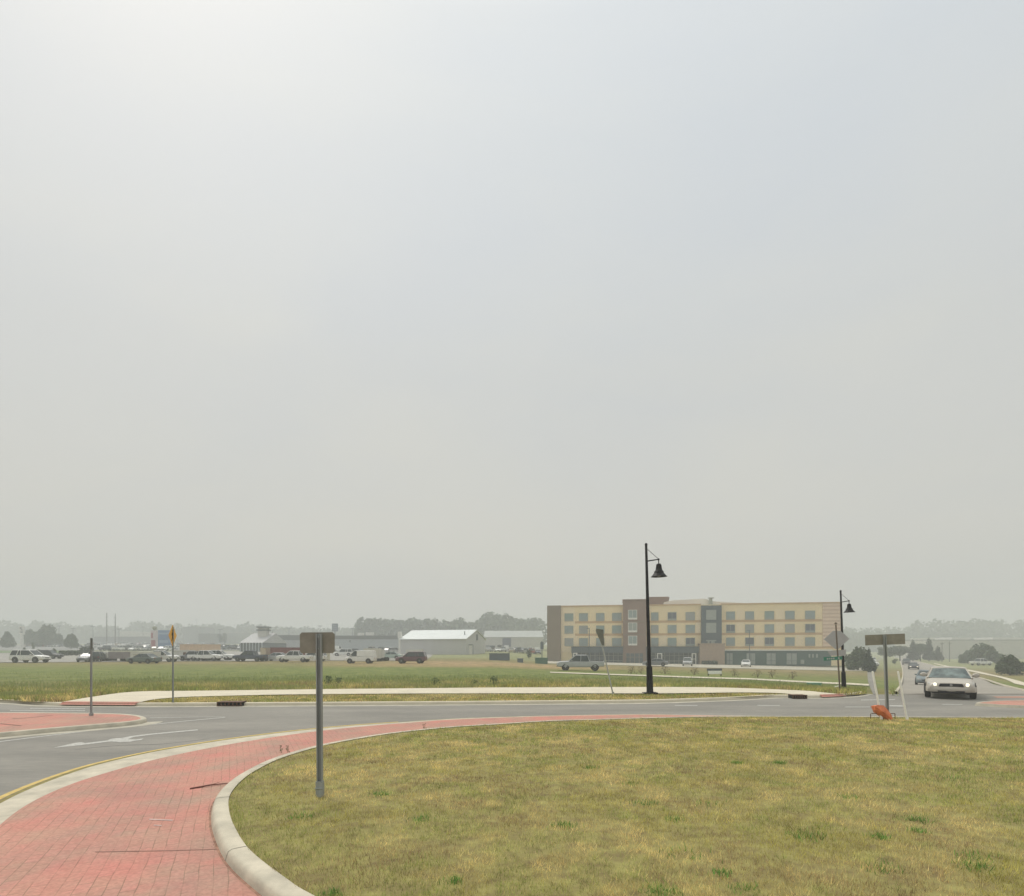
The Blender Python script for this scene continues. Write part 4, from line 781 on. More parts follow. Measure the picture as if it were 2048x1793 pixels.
# the oncoming sedan: its own, finer build
def hero(loc, rz):
    e = empty('car', loc, rz, 'champagne sedan driving towards us with lit headlights on the right road', 'car'); pm = PAINT['champagne']
    st = [(-2.6, .70, .70, .40), (-2.55, .92, .84, .32), (-1.9, .96, .92, .32), (-.8, .94, .945, .30), (.9, .93, .945, .30), (1.25, .915, .94, .3), (1.7, .875, .93, .31), (2.15, .82, .90, .33), (2.40, .765, .86, .36), (2.50, .72, .80, .36), (2.52, .70, .78, .44)]
    b = MB(); rings = []
    for x, zt, hw, zb in st:
        zm = zb + (zt - zb) * .5
        rings.append([(x, y * hw, z) for y, z in ((-.72, zt), (-.90, zt - .035), (-.975, zt - .12), (-1, zm), (-.99, zb + .1), (-.92, zb), (0, zb - .01), (.92, zb), (.99, zb + .1), (1, zm), (.975, zt - .12), (.90, zt - .035), (.72, zt), (.35, zt + .025), (0, zt + .035), (-.35, zt + .025))])
    b.loft(rings)
    lo = [(-1.85, -.86, .94), (-.3, -.86, .94), (.95, -.86, .93), (1.28, -.45, .945), (1.36, 0, .955), (1.28, .45, .945), (.95, .86, .93), (-.3, .86, .94), (-1.85, .86, .94), (-2.0, 0, .955)]
    hi = [(-1.0, -.62, 1.36), (-.3, -.68, 1.39), (.28, -.66, 1.37), (.40, -.33, 1.395), (.44, 0, 1.40), (.40, .33, 1.395), (.28, .66, 1.37), (-.3, .68, 1.39), (-1.0, .62, 1.36), (-1.08, 0, 1.39)]
    rr = []
    for dz, s_ in ((-.02, 1.04), (.02, 1.02), (.045, .85), (.055, .5)): rr.append([((x + .3) * s_ - .3, y * s_, z + dz) for x, y, z in hi])
    b.loft(rr)
    for i in (0, 1, 2, 6, 7, 8): b.cyl((lo[i][0], lo[i][1], lo[i][2] - .03), hi[i], .05, .035, 7)
    bd = b.build('body', pm, e, smooth=45)
    g = MB(); fs = []; vs = lo + hi
    for i in (2, 3, 4, 5): fs.append((i, i + 1, i + 11, i + 10))
    g.add(vs, fs); g.build('windshield', mat('windshield_glass', (.07, .10, .095), .16, .55, 2.2, spec=.6, c2=(.13, .17, .16)), e)
    g = MB(); g.add(vs, [(8, 9, 19, 18), (9, 0, 10, 19)]); g.build('rear_window', M_GLASS, e)
    for a in ((0, 1), (6, 7)):
        g = MB(); g.add(vs, [(i, i + 1, i + 11, i + 10) for i in a]); g.build('side_window', M_GLASS, e)
    mb = MB(); mb.box(.75, .95, -.45, -.15, .95, 1.16); mb.box(.75, .95, .15, .45, .95, 1.16)
    # bumper, grille, lamps, plate
    mb = MB(); rg = []
    for y, x, z0, z1 in ((-.95, 2.15, .34, .56), (-.88, 2.42, .33, .57), (-.6, 2.55, .33, .575), (0, 2.60, .33, .58), (.6, 2.55, .33, .575), (.88, 2.42, .33, .57), (.95, 2.15, .34, .56)):
        rg.append([(x - .3, y, z0), (x - .04, y, z0), (x, y, z0 + .05), (x, y, z1 - .06), (x - .05, y, z1), (x - .3, y, z1)])
    mb.loft(rg); mb.build('bumper', pm, e, smooth=50)
    mb = MB(); mb.box(2.2, 2.46, -.74, .74, .25, .355); mb.box(2.2, 2.585, -.5, .5, .32, .39); mb.build('air_dam', M_TRIM, e)
    mb = MB(); mb.prism([(-.47, .585), (.47, .585), (.41, .72), (-.41, .72)], 0, .03); gr = mb.build('grille', M_TRIM, e); gr.rotation_euler = (0, 0, R(90)); gr.location = (2.55, 0, 0)
    mb = MB(); mb.lathe([(0, .0), (.055, 0), (.055, .02), (0, .025)], n=14); em = mb.build('emblem', M_RIM, e, smooth=40); em.rotation_euler = (0, R(90), 0); em.location = (2.552, 0, .655)
    for s_ in (-1, 1):
        mb = MB(); rg = []
        for y, x in ((.50, 2.50), (.62, 2.49), (.78, 2.44), (.87, 2.30)): rg.append([(x - .2, s_ * y, .60), (x, s_ * y, .60), (x - .01, s_ * y, .715), (x - .2, s_ * y, .74)])
        mb.loft(rg); h = mb.build('headlight', M_LAMPOFF, e, smooth=50)
        mb = MB(); mb.lathe([(0, .035), (.06, .03), (.085, 0), (.085, -.05)], n=16); q = mb.build('lamp_bulb', M_LAMPON, h, smooth=60); q.rotation_euler = (0, R(90), 0); q.location = (2.50, s_ * .60, .66)
        mb = MB(); rg = []
        for x, r_ in ((.62, .05), (.66, .10), (.74, .11), (.80, .07)): rg.append([(x, s_ * 1.02 + .13 * math.cos(t * math.pi / 4) * r_ / .09, 1.06 + r_ * math.sin(t * math.pi / 4)) for t in range(8)])
        mb.loft(rg); mb.cyl((.72, s_ * .84, .99), (.72, s_ * 1.0, 1.04), .03, n=6); mb.build('mirror', pm, e, smooth=50)
    for x in (-1.4, 1.48):
        for s_ in (-1, 1): MB().cyl((x, s_ * .80, .36), (x, s_ * .955, .36), .385, .385, 20).build('wheel_arch', M_TRIM, e)
    t, q = wheel_mb(.335, .24); tm = t.mesh('wheel', M_TYRE, 40); qm = q.mesh('rim', M_RIM, 40)
    for x in (-1.4, 1.48):
        for s_ in (-1, 1):
            w = bpy.data.objects.new('wheel', tm); COL.objects.link(w); w.parent = e; w.location = (x, s_ * .86, .335); w.rotation_euler = (R(-90) * s_, 0, 0)
            rm = bpy.data.objects.new('rim', qm); COL.objects.link(rm); rm.parent = w
    # seats seen through the glass
    return e
pc = P0(1907, 1398, 0); hp = pc + Vector((.62, 1.0, 0)).normalized() * 2.0
hero((hp.x, hp.y, float(G(hp.x, hp.y)) + .03), math.atan2(-1, -.70))
RD = math.atan2(-1, -.72)
def place(kind, color, px, py, deg, label, back=0.0, **kw):
    p = gp(px, py); u = Vector((p.x, p.y, 0)).normalized(); p = p + u * back; p.z = float(G(p.x, p.y)) + .05
    return car(kind, color, p, R(deg), label, **kw)
place('sedan', 'slate', 1853, 1371, math.degrees(RD), 'slate grey sedan behind the champagne car on the right road', back=2)
place('sedan', 'black', 1827, 1339.5, math.degrees(RD) + 3, 'small dark car with lit headlights farther up the right road', back=1.5, lit=True)
place('suv', 'black', 1813, 1330.5, math.degrees(RD) + 3, 'dark car farthest up the right road, just left of the lit one', back=1.5)
place('pickup', 'white', 1962, 1331.5, 8, 'white pickup truck parked on the grass by the round tree at far right')
place('suv', 'white', 1746, 1326, -120, 'pale car on the lane left of the long sign, far back', merged=True)
place('pickup', 'silver', 1160, 1342, 175, 'silver pickup truck with dark bed stopped in the field left of the tall lamp')
place('suv', 'silver', 1375, 1333, -108, 'silver car on the road in front of the dark hotel tower', back=1.5)
place('sedan', 'grey', 1311, 1333, 165, 'grey car half hidden beside the tall lamp pole, before the hotel')
place('sedan', 'white', 1492, 1334.5, -113, 'white sedan seen from the front before the right wing of the hotel', back=1.5)
place('suv', 'white', 61, 1326, 0, 'long white truck with covered back at the far left edge of the yard', scale=1.16)
place('suv', 'black', 98, 1318.5, 5, 'black car behind the white canopy pickup at far left')
place('sedan', 'grey', 176, 1324.5, -75, 'grey blue car just left of the thin edge-on sign post')
place('suv', 'black', 195, 1324, 112, 'dark car just right of the thin edge-on sign post')
place('sedan', 'green grey', 288, 1327.5, 172, 'long dark green sedan before the white box trailer')
place('pickup', 'white', 322, 1324.5, 5, 'white crew cab pickup behind the yellow sign post')
place('suv', 'grey', 386, 1322.5, 178, 'dark grey car before the tan shed')
place('pickup', 'white', 412, 1322.5, 4, 'white pickup truck at the right end of the tan shed')
place('pickup', 'white', 436, 1321.5, 8, 'white pickup truck second right of the tan shed, farther along')
place('pickup', 'dark blue', 500, 1323.5, 176, 'dark blue pickup truck in front of the pale roofed building')
place('pickup', 'white', 589, 1325, 180, 'white pickup truck in front of the dark red container')
place('suv', 'white', 626, 1323.5, 178, 'white SUV partly behind the wide grey sign')
place('sedan', 'silver', 553, 1322.5, 175, 'silver car nose behind the white pickup, before the dark red container')
place('van', 'white', 721, 1327.5, 180, 'white delivery van with panelled sides before the pale box trailer')
place('sedan', 'pale green', 781, 1319, 178, 'pale green car behind the maroon SUV')
place('suv', 'maroon', 823, 1327.5, 178, 'maroon SUV parked left of the white shed')
place('suv', 'white', 686, 1313, 190, 'white car right of the wide grey sign, before the long grey warehouse', merged=True)
place('sedan', 'black', 708, 1308, 185, 'black car behind the white delivery van', merged=True)
# parked rows of the distant lots
cols = ['white', 'white', 'silver', 'white', 'white', 'silver', 'black', 'silver', 'grey', 'dark blue', 'white', 'slate', 'red', 'silver', 'green grey', 'tan', 'black']
kinds = ['sedan', 'suv', 'suv', 'pickup', 'sedan', 'van']
rows_ = [('nearest row behind the yellow sign', 228, [218, 233, 247, 262, 276, 291, 308, 322, 336, 352], 1), ('row behind the tan shed', 222, [407, 423, 440, 456, 472, 486, 500, 515], 2),
         ('second row behind the yellow sign', 262, [196, 211, 225, 240, 254, 268, 284, 299, 380, 396, 412, 430, 446, 462], 3), ('third row behind the yellow sign', 300, [178, 193, 208, 222, 237, 252, 266, 282, 296, 362, 377, 392, 408, 424, 440], 4),
         ('farthest row behind the yellow sign', 350, [184, 198, 213, 229, 244, 260, 275, 290, 360, 376, 391, 407, 422], 5),
         ('row nearest the yellow sign', 200, [216, 229, 243, 256, 269, 282, 296, 309, 323, 336], 16), ('short row left of the banner', 243, [226, 236, 247, 258, 270, 283, 295], 11), ('middle row behind the tan shed', 245, [372, 386, 400, 415, 431, 447, 463, 477], 12), ('skyline row near the utility poles', 400, [192, 206, 219, 233, 246, 262, 277, 290], 13), ('row beside the metal shed stack', 182, [764, 777, 790], 14), ('row by the tall white pylon sign', 290, [8, 19, 62, 84, 97, 112, 128, 150], 6),
         ('front row before the cream warehouse', 196, [979, 994, 1008, 1022, 1036, 1050, 1062, 1074], 7), ('back row before the cream warehouse', 222, [984, 1000, 1015, 1031, 1046, 1060, 1076], 8),
         ('row before the long grey warehouse', 190, [654, 672, 745, 762, 778], 9), ('lot behind the right lamp', 150, [1694, 1706, 1718, 1730, 1741], 10)]
for desc, Yr, pl_, sd_ in rows_:
    for i, x in enumerate(pl_):
        c = random.choice(cols); kd = random.choice(kinds); p = at(x + random.uniform(-2, 2), Yr + random.uniform(-2, 2)); p.z += .08
        car(kd, c, p, R(random.choice([92, 88, -90, -85, 80, 100, 60, 75]) + random.uniform(-6, 6)), '%s parked %s, %s from left in the %s' % (c, {'suv': 'SUV', 'sedan': 'car', 'pickup': 'pickup', 'van': 'van'}[kd], ORD[i], desc), group='cars parked in the distant lots', merged=True)
# ------------------------------------------------------------------ trailers, containers, sheds in the yard
def boxthing(name, cat, label, px0, px1, ytop, ybase, depth, m, extra=None, group=None, z_up=0):
    p = gp((px0 + px1) / 2, ybase); ppm = F / p.y; w = (px1 - px0) / ppm; h = (ybase - ytop) / ppm
    e = empty(name, (p.x, p.y, p.z - .02), 0, label, cat, group); mb = MB()
    z0 = .55 if extra == 'trailer' else 0
    mb.box(-w / 2, w / 2, 0, depth, z0, h)
    n_ = max(2, int(w / .6))
    for i in range(n_ + 1): xx = -w / 2 + w * i / n_; mb.box(xx - .03, xx + .03, -.025, 0.0, z0 + .05, h - .05)
    mb.build('body', m, e)
    if extra == 'trailer':
        for x in (w * .12, w * .12 + .75):
            for y in (.1, depth - .3):
                q = MB(); q.cyl((x, y, .36), (x, y + .2, .36), .36, n=14); q.build('wheel', M_TYRE, e)
        q = MB(); q.cyl((-w / 2, depth / 2, .55), (-w / 2 - 1, depth / 2, .5), .06, n=6); q.build('hitch', M_TRIM, e)
    else:
        q = MB(); q.box(-w / 2 - .08, w / 2 + .08, -.09, depth + .08, h, h + .12); q.build('roof', m, e)
    return e, w, h, ppm
mw = mat('trailer_white', (.58, .57, .52), .6, .08, 1); mt = mat('shed_tan', (.62, .47, .34), .8, .08, 1); mr = mat('container_red', (.20, .07, .065), .7, .25, .8); mdg = mat('dumpster_green', (.07, .16, .11), .7, .15, 2); mdb = mat('container_slate', (.09, .12, .14), .6, .15, 2)
e, w, h, _ = boxthing('box_trailer', 'trailer', 'white box trailer behind the long dark green sedan', 261, 304, 1304, 1325.5, 2.4, mw, 'trailer')
mb = MB()
for i in range(7): mb.box(-w * .38 + i * w * .075, -w * .38 + i * w * .075 + w * .05, -.034, -.028, h * .72, h * .80)
mb.build('lettering', M_GUT, e)
boxthing('box_trailer', 'trailer', 'pale box trailer standing right behind the white delivery van', 727, 757, 1297, 1323.5, 2.4, mw, 'trailer')
boxthing('box_trailer', 'trailer', 'narrow pale trailer end beside the pale box trailer', 758, 764, 1299, 1322.5, 2.2, mw, 'trailer')
boxthing('box_trailer', 'trailer', 'white box trailer behind the maroon SUV', 812, 843, 1299, 1319, 2.4, mw, 'trailer')
boxthing('storage_trailer', 'trailer', 'grey mauve trailer between the white truck and the box trailer', 217, 259, 1303.5, 1324, 2.4, mat('trailer_mauve', (.25, .22, .22), .7, .15, 1), 'trailer')
boxthing('box_trailer', 'truck', 'white box truck right of the thin edge-on sign post', 188, 214, 1305, 1323.5, 2.4, mw, 'trailer')
boxthing('shipping_container', 'container', 'long dark red container behind the white pickup', 541, 601, 1296.5, 1319.5, 2.6, mr)
boxthing('tan_shed', 'shed', 'tan windowless shed right of the yellow sign post', 360, 411, 1290, 1318.5, 6, mt)
e, w, h, _ = boxthing('white_shed', 'shed', 'small whitish shed with dark door before the tan shed', 344, 372, 1302, 1321.5, 3, mw); MB().box(w * .30, w * .52, -.06, -.03, 0, h * .85).build('door', M_RUST, e)
boxthing('storage_crate', 'crate', 'cream upright box standing just right of the wide grey sign post', 646, 656, 1306.5, 1321, 1.2, mat('cream_box', (.55, .50, .36), .8, .08, 2))
boxthing('storage_crate', 'crate', 'small tan box truck body left of the dark red container', 521, 531, 1297, 1319.5, 3, mat('tan_box', (.50, .42, .30), .8, .08, 2))
boxthing('shipping_container', 'container', 'low slate blue container right of the white shed', 979, 1019, 1308, 1321, 2.4, mdb)
boxthing('dumpster', 'dumpster', 'green dumpster left of the hotel end wall', 1071, 1095, 1317, 1328, 2, mdg)
boxthing('dumpster', 'machine', 'small dark grey machine on the gravel left of the green dumpster', 1035, 1046, 1318.5, 1325.5, 1.4, mdb)
# ------------------------------------------------------------------ buildings
def bld(name, label, ox, oy, oz, rz): return empty(name, (ox, oy, oz), rz, label, 'building')
M_BEIGE = mat('hotel_render_yellow', (.80, .66, .41), .85, .07, .25); M_BEIGE2 = mat('hotel_render_cream', (.80, .67, .46), .85, .05, .3); M_TANB = mat('hotel_band', (.55, .37, .20), .85, .06, .5)
M_BROWN = mat('hotel_brown', (.23, .15, .115), .85, .08, .5); M_BROWN2 = mat('hotel_taupe', (.22, .175, .13), .85, .08, .5); M_SLATE = mat('hotel_slate', (.075, .10, .115), .8, .08, .6)
M_STONE = mat('hotel_stone', (.36, .27, .20), .9, .14, 2.2); M_WTRIM = mat('white_trim', (.68, .67, .62), .6, .05, 1)
M_WGL = mat('hotel_glass', (.25, .31, .30), .3, .14, .7, spec=.5); M_WGD = mat('hotel_glass_dark', (.09, .105, .13), .2, .12, .7, spec=.5); M_STORE = mat('storefront_glass', (.07, .09, .10), .22, .25, .8, spec=.5)
M_WPALE = mat('pale_panel', (.30, .33, .30), .7, .1, .7)
HX, HY = 9.26, 150.0; ca, sa = math.cos(R(-10.7)), math.sin(R(-10.7))
def hs(px, off=0.0):
    u = (px - XC) / F; return (u * (HY - off) - HX) / (ca - u * sa)     # distance along the facade
def hz(px, y):
    s_ = hs(px); Z = HY + s_ * sa; return HC + (YH - y) * Z / F + 1.7    # height above the hotel's base
hb_ = bld('hotel', 'four storey beige hotel with brown and slate towers behind the field', HX, HY, -1.7, R(-10.7))
SL = hs(1684); TOP = 15.0
mb = MB(); mb.box(hs(1122), SL, 0, 18, .0, TOP); mb.build('wall', M_BEIGE, hb_)
mb = MB(); mb.box(-.0, hs(1122) - .003, -.9, 17, 0, TOP + .25); mb.build('corner_tower', M_BROWN2, hb_)
mb = MB(); mb.box(hs(1122), hs(1150), -.12, -.003, 3.2, TOP - .25); mb.build('recessed_bay', M_BEIGE2, hb_)
mb = MB(); mb.box(hs(1246), hs(1292), -1.6, 8, 0, hz(1269, 1202)); mb.box(hs(1246) - .15, hs(1292) + .15, -1.75, 8.1, hz(1269, 1202), hz(1269, 1202) + .25); mb.build('brown_tower', M_BROWN, hb_)
mb = MB(); mb.box(hs(1402), hs(1442), -1.0, 6, 4.9, hz(1421, 1212)); mb.build('slate_tower', M_SLATE, hb_)
mb = MB(); mb.box(hs(1396), hs(1445), -3.2, -.005, 0, hz(1421, 1289)); mb.box(hs(1396) - .1, hs(1445) + .1, -3.3, -.005, hz(1421, 1289), hz(1421, 1289) + .2); mb.build('stone_porch', M_STONE, hb_)
# cornice and sill bands
mb = MB()
for a, b in ((1122, 1246), (1292, 1402), (1442, 1684)):
    mb.box(hs(a) + .003, hs(b) - .003, -.28, 17.9, TOP + .003, TOP + .22)
mb.build('cornice', M_TANB, hb_)
for zz in (7.95, 11.15):
    for a, b in ((1150, 1246), (1292, 1402), (1442, 1644)):
        mb = MB(); mb.box(hs(a) + .01, hs(b) - .01, -.07, -.004, zz - .55, zz); mb.build('sill_band', M_TANB, hb_)
mb = MB(); mb.box(hs(1442) + .01, hs(1684), -.07, -.004, 4.15, 4.6); mb.build('sill_band', M_TANB, hb_)
# alternating cream panels between window bays
for a, b in ((1150, 1157), (1177, 1191), (1210, 1223), (1318, 1334), (1354, 1370), (1391, 1402), (1472, 1489), (1510, 1528), (1550, 1569), (1591, 1608)):
    for z0, z1 in ((4.8, 7.35), (8.0, 10.55), (11.2, 13.6)):
        if (a * 7 + int(z0)) % 3: 
            mb = MB(); mb.box(hs(a) + .1, hs(b) - .1, -.05, -.003, z0, z1); mb.build('render_panel', M_BEIGE2, hb_)
# right end lap siding
mb = MB(); z = 4.7
while z < TOP - .3: mb.box(hs(1645), SL - .02, -.16, -.003, z, z + .52); z += .88
mb.build('lap_siding', mat('hotel_pink_siding', (.74, .58, .45), .85, .06, .5), hb_)
mb = MB(); mb.box(hs(1645), SL - .02, -.08, -.003, 4.6, TOP - .05); mb.build('siding_backing', mat('siding_joint', (.62, .46, .34), .85, .06, .5), hb_)
# windows
def window(x0, x1, z0, z1, m, off, fr, fm, mull=True):
    mb = MB(); mb.box(x0, x1, off - .06, off - .003, z0, z1); wd = mb.build('window', m, hb_)
    mb = MB(); t = fr
    mb.box(x0 - t, x1 + t, off - .11, off - .004, z1 + .002, z1 + t); mb.box(x0 - t, x1 + t, off - .14, off - .004, z0 - t, z0 - .002)
    mb.box(x0 - t, x0 - .002, off - .11, off - .004, z0, z1); mb.box(x1 + .002, x1 + t, off - .11, off - .004, z0, z1)
    if mull: mb.box((x0 + x1) / 2 - .04, (x0 + x1) / 2 + .04, off - .09, off - .062, z0, z1); mb.box(x0, x1, off - .088, off - .063, z0, z0 + .35)
    mb.build('frame', fm, wd)
M_WG3 = mat('hotel_glass_green', (.22, .30, .27), .3, .12, .7, spec=.4); M_WG4 = mat('hotel_curtained', (.30, .31, .29), .5, .1, .7)
DARKW = {(1386, 1), (1459, 2), (1497, 1), (1620, 2), (1344, 3), (1538, 1)}
for a, b in ((1130, 1146), (1159, 1175), (1193, 1208), (1225, 1242), (1303, 1316), (1336, 1352), (1372, 1389), (1453, 1469), (1491, 1507), (1530, 1547), (1571, 1588), (1611, 1629)):
    for r_, z0 in ((1, 4.85), (2, 8.05), (3, 11.25)):
        m = M_WGD if any(abs((a + b) / 2 - x) < 7 and r_ == rr for x, rr in DARKW) else (M_WGL, M_WG3, M_WGL, M_WG4)[(a * 3 + r_ * 5) % 4]
        window(hs(a), hs(b), z0, z0 + 1.85, m, -.07 if a > 1150 else -.13, .10, M_WPALE)
for r_, z0 in ((1, 5.0), (2, 8.3), (3, 11.5)): window(hs(1257), hs(1273), z0, z0 + 2.2, M_WPALE if r_ == 2 else M_WGL, -1.6, .12, M_WTRIM)
for r_, z0 in ((2, 8.1), (3, 11.3)): window(hs(1412), hs(1430), z0, z0 + 2.2, M_WPALE, -1.0, .12, M_WPALE)
mb = MB(); mb.box(hs(1411), hs(1431), -1.08, -1.003, 5.9, 6.2); mb.box(hs(1414), hs(1418), -1.08, -1.004, 5.3, 5.9); mb.box(hs(1421), hs(1428), -1.08, -1.004, 5.3, 5.9); mb.build('porch_sign', M_WPALE, hb_)
for a, b in ((1248, 1290), (1403, 1441)):
    off = -1.6 if a < 1300 else -1.0; mm_ = M_BROWN2 if a < 1300 else M_SLATE
    mb = MB(); 
    for zz in (7.5, 10.7): mb.box(hs(a), hs(b), off - .05, off - .003, zz, zz + .25)
    mb.build('spandrel', mm_, hb_)
# ground floor
for a, b in ((1144, 1246), (1292, 1396)):
    mb = MB(); mb.box(hs(a), hs(b), -2.2, -.005, 3.05, 4.45); mb.box(hs(a) - .05, hs(b) + .05, -2.3, -.005, 4.453, 4.62); mb.build('canopy', M_SLATE, hb_)
    mb = MB(); mb.box(hs(a), hs(b), -.09, -.004, .0, 3.04); st_ = mb.build('storefront', M_STORE, hb_)
    mb = MB(); n_ = 11
    for i in range(n_ + 1):
        x = hs(a) + .05 + (hs(b) - hs(a) - .1) * i / n_; mb.box(x - .045, x + .045, -.16, -.092, 0, 3.04)
    mb.box(hs(a), hs(b), -.15, -.0925, .95, 1.05); mb.box(hs(a), hs(b), -.15, -.0925, 2.3, 2.38); mb.build('mullions', M_WPALE, st_)
def doorframe(a, b, zt, off):
    mb = MB(); x0, x1 = hs(a), hs(b); t = .22
    mb.box(x0, x0 + t, off, off + .25, 0, zt); mb.box(x1 - t, x1, off, off + .25, 0, zt); mb.box(x0 + t, x1 - t, off, off + .25, zt - t, zt); mb.box(x0 + t, x1 - t, off + .02, off + .2, zt * .5, zt * .5 + .15)
    mb.build('door_frame', M_WTRIM, hb_)
doorframe(1148, 1156, 3.0, -2.6); doorframe(1313, 1323, 2.95, -2.6); doorframe(1381, 1390, 2.95, -2.6)
mb = MB(); mb.box(hs(1252), hs(1286), -1.66, -1.603, 0, 2.9); dd = mb.build('entrance', M_STORE, hb_)
mb = MB()
for x in (1252, 1260, 1269, 1278, 1286): mb.box(hs(x) - .07, hs(x) + .07, -1.75, -1.663, 0, 2.9)
mb.box(hs(1252), hs(1286), -1.74, -1.664, 1.9, 2.0); mb.build('mullions', M_BROWN2, dd)
mb = MB(); mb.box(hs(1442) + .25, hs(1662), -.12, -.004, 0, 3.55); mb.build('dark_base', mat('hotel_base_green', (.06, .11, .098), .8, .1, .5), hb_)
mb = MB(); mb.box(hs(1442) + .25, hs(1664), -.35, -.005, 3.56, 3.85); mb.build('trim_band', M_WTRIM, hb_)
for i, (a, b) in enumerate(((1453, 1465), (1493, 1510), (1533, 1551), (1573, 1593))):
    mb = MB(); mb.box(hs(a), hs(b), -.17, -.125, .25, 2.95); o = mb.build('window', M_WPALE, hb_)
    mb = MB(); mb.box(hs(a) - .1, hs(b) + .1, -.2, -.126, 2.952, 3.1); mb.box((hs(a) + hs(b)) / 2 - .05, (hs(a) + hs(b)) / 2 + .05, -.19, -.172, .25, 2.95); mb.box(hs(a), hs(b), -.185, -.171, 1.1, 1.18); mb.build('frame', M_SLATE, o)
for a in (1617, 1624, 1632): MB().box(hs(a), hs(a + 3), -.2, -.125, 1.9, 2.8).build('wall_light', M_WPALE, hb_)
MB().box(hs(1601), hs(1608), -.2, -.125, .4, 1.4).build('vent', M_WPALE, hb_)
# roof pieces
mb = MB(); cxr = hs(1305, -7); mb.loft([[(cxr + x * s_, 7 + y * s_, z) for x, y in ((-2.6, -1.6), (2.6, -1.6), (3.0, 0), (2.6, 3), (-2.6, 3), (-3.0, 0))] for z, s_ in ((TOP - .1, .86), (TOP + .9, .90), (TOP + 2.3, 1.0), (TOP + 2.6, 1.02))]); mb.build('penthouse', M_BROWN, hb_)
mb = MB(); mb.loft([[(hs(1330), y, TOP + z), (hs(1352), y, TOP + .95 * z / max(z, .01) if z else TOP), (hs(1422), y, TOP + (1.15 if z else 0)), (hs(1443), y, TOP + z)] for y, z in ((4, .25), (16, .25))]); 
mb = MB(); mb.prism([(hs(1326), TOP), (hs(1332), TOP + 1.2), (hs(1350), TOP + 1.6), (hs(1415), TOP + 1.9), (hs(1432), TOP + 1.2), (hs(1500), TOP + .6), (hs(1500), TOP)], 5, 15); mb.build('roof_membrane', M_WTRIM, hb_)
mb = MB(); mb.box(hs(1424), hs(1430), 4, 4.9, TOP, TOP + 1.9); mb.box(hs(1421), hs(1433), 3.8, 4.95, TOP + 1.9, TOP + 2.1); mb.build('chimney', M_WPALE, hb_)
# white metal shed
sh = bld('metal_shed', 'white metal shed with a plain gable roof left of the hotel', -13.4, 167, float(G(-13.4, 167)) - .3, math.atan2(4.9, -14) + math.pi)
# local x to the left is negative: front runs from x=-22 to 0
Wd, Dp, Eh, Rh = 21.5, 15.0, 4.9, 7.6
mb = MB(); mb.box(-Wd, 0, 0, Dp, 0, Eh); mb.add([(0, 0, Eh), (0, Dp, Eh), (0, Dp / 2, Rh), (-Wd, 0, Eh), (-Wd, Dp, Eh), (-Wd, Dp / 2, Rh)], [(0, 1, 2), (3, 5, 4)])
n_ = 36
for i in range(n_): x = -Wd + Wd * i / n_; mb.box(x, x + .08, -.03, -.002, .0, Eh - .05)
mb.build('wall', mat('shed_wall', (.50, .50, .49), .6, .05, .4, stretch=(1, 1, .2)), sh)
for s_ in (0, 1):
    y0, y1 = (-.5, Dp / 2) if s_ == 0 else (Dp + .5, Dp / 2); z0 = Eh - .1
    rm_ = MB(); rm_.add([(-Wd - .4, y0, z0), (.4, y0, z0), (.4, y1, Rh + .1), (-Wd - .4, y1, Rh + .1), (-Wd - .4, y0, z0 + .12), (.4, y0, z0 + .12), (.4, y1, Rh + .22), (-Wd - .4, y1, Rh + .22)], [(0, 1, 2, 3), (4, 5, 6, 7), (0, 1, 5, 4), (2, 3, 7, 6), (0, 4, 7, 3), (1, 2, 6, 5)])
    o = rm_.build('roof', mat('shed_roof', (.66, .70, .69), .45, .05, .4), sh)
    if s_ == 0: q = MB(); q.cyl((-1.7, 3.0, 6.0), (-1.7, 3.0, 7.2), .14, n=8); q.build('flue', M_SLATE, o)
mb = MB(); mb.box(.02, .08, 2.2, 4.4, 0, 3.1); mb.build('door', M_WTRIM, sh)
mb = MB(); mb.box(.02, .3, 2.0, 4.7, 3.12, 3.3); mb.cyl((.06, 5.2, 0), (.06, 5.2, 3.1), .06, n=6); mb.box(.02, .2, 7.8, 8.6, 4.6, 6.4); mb.build('door_hood', M_SLATE, sh)
mb = MB(); mb.box(-Wd - .9, -Wd - .2, .2, .9, .6, 7.0); mb.box(-Wd - 1.1, -Wd - .1, .1, 1.0, 5.2, 7.2)
mb.build('exhaust_stack', M_WTRIM, sh)
def lowbld(name, label, px0, px1, ytop, ybase, Y, depth, wall, roofm, fascia=None, rot=0, gable=0.0):
    p0 = at(px0, Y); p1 = at(px1, Y); ppm = F / Y; zt = HC + (YH - ytop) / ppm; zb = min(HC + (YH - ybase) / ppm, min(p0.z, p1.z)) - .5; w = p1.x - p0.x
    e = bld(name, label, p0.x, Y, zb, 0); h = zt - zb
    mb = MB(); mb.box(0, w, 0, depth, 0, h); mb.build('wall', wall, e)
    if gable: mb = MB(); mb.prism([(0, 0), (0, .1), (0, 0)], 0, .1); mb = MB(); mb.add([(-.3, -.3, h), (w + .3, -.3, h), (w + .3, depth * .5, h + gable), (-.3, depth * .5, h + gable), (-.3, depth + .3, h), (w + .3, depth + .3, h)], [(0, 1, 2, 3), (3, 2, 5, 4), (0, 3, 4), (1, 5, 2), (0, 4, 5, 1)]); mb.build('roof', roofm, e)
    else: mb = MB(); mb.box(-.1, w + .1, -.1, depth + .1, h, h + .25); mb.build('roof', roofm, e)
    if fascia: mb = MB(); mb.box(-.08, w + .08, -.12, -.004, h - fascia[0], h - .005); mb.build('fascia', fascia[1], e)
    return e, w, h, ppm
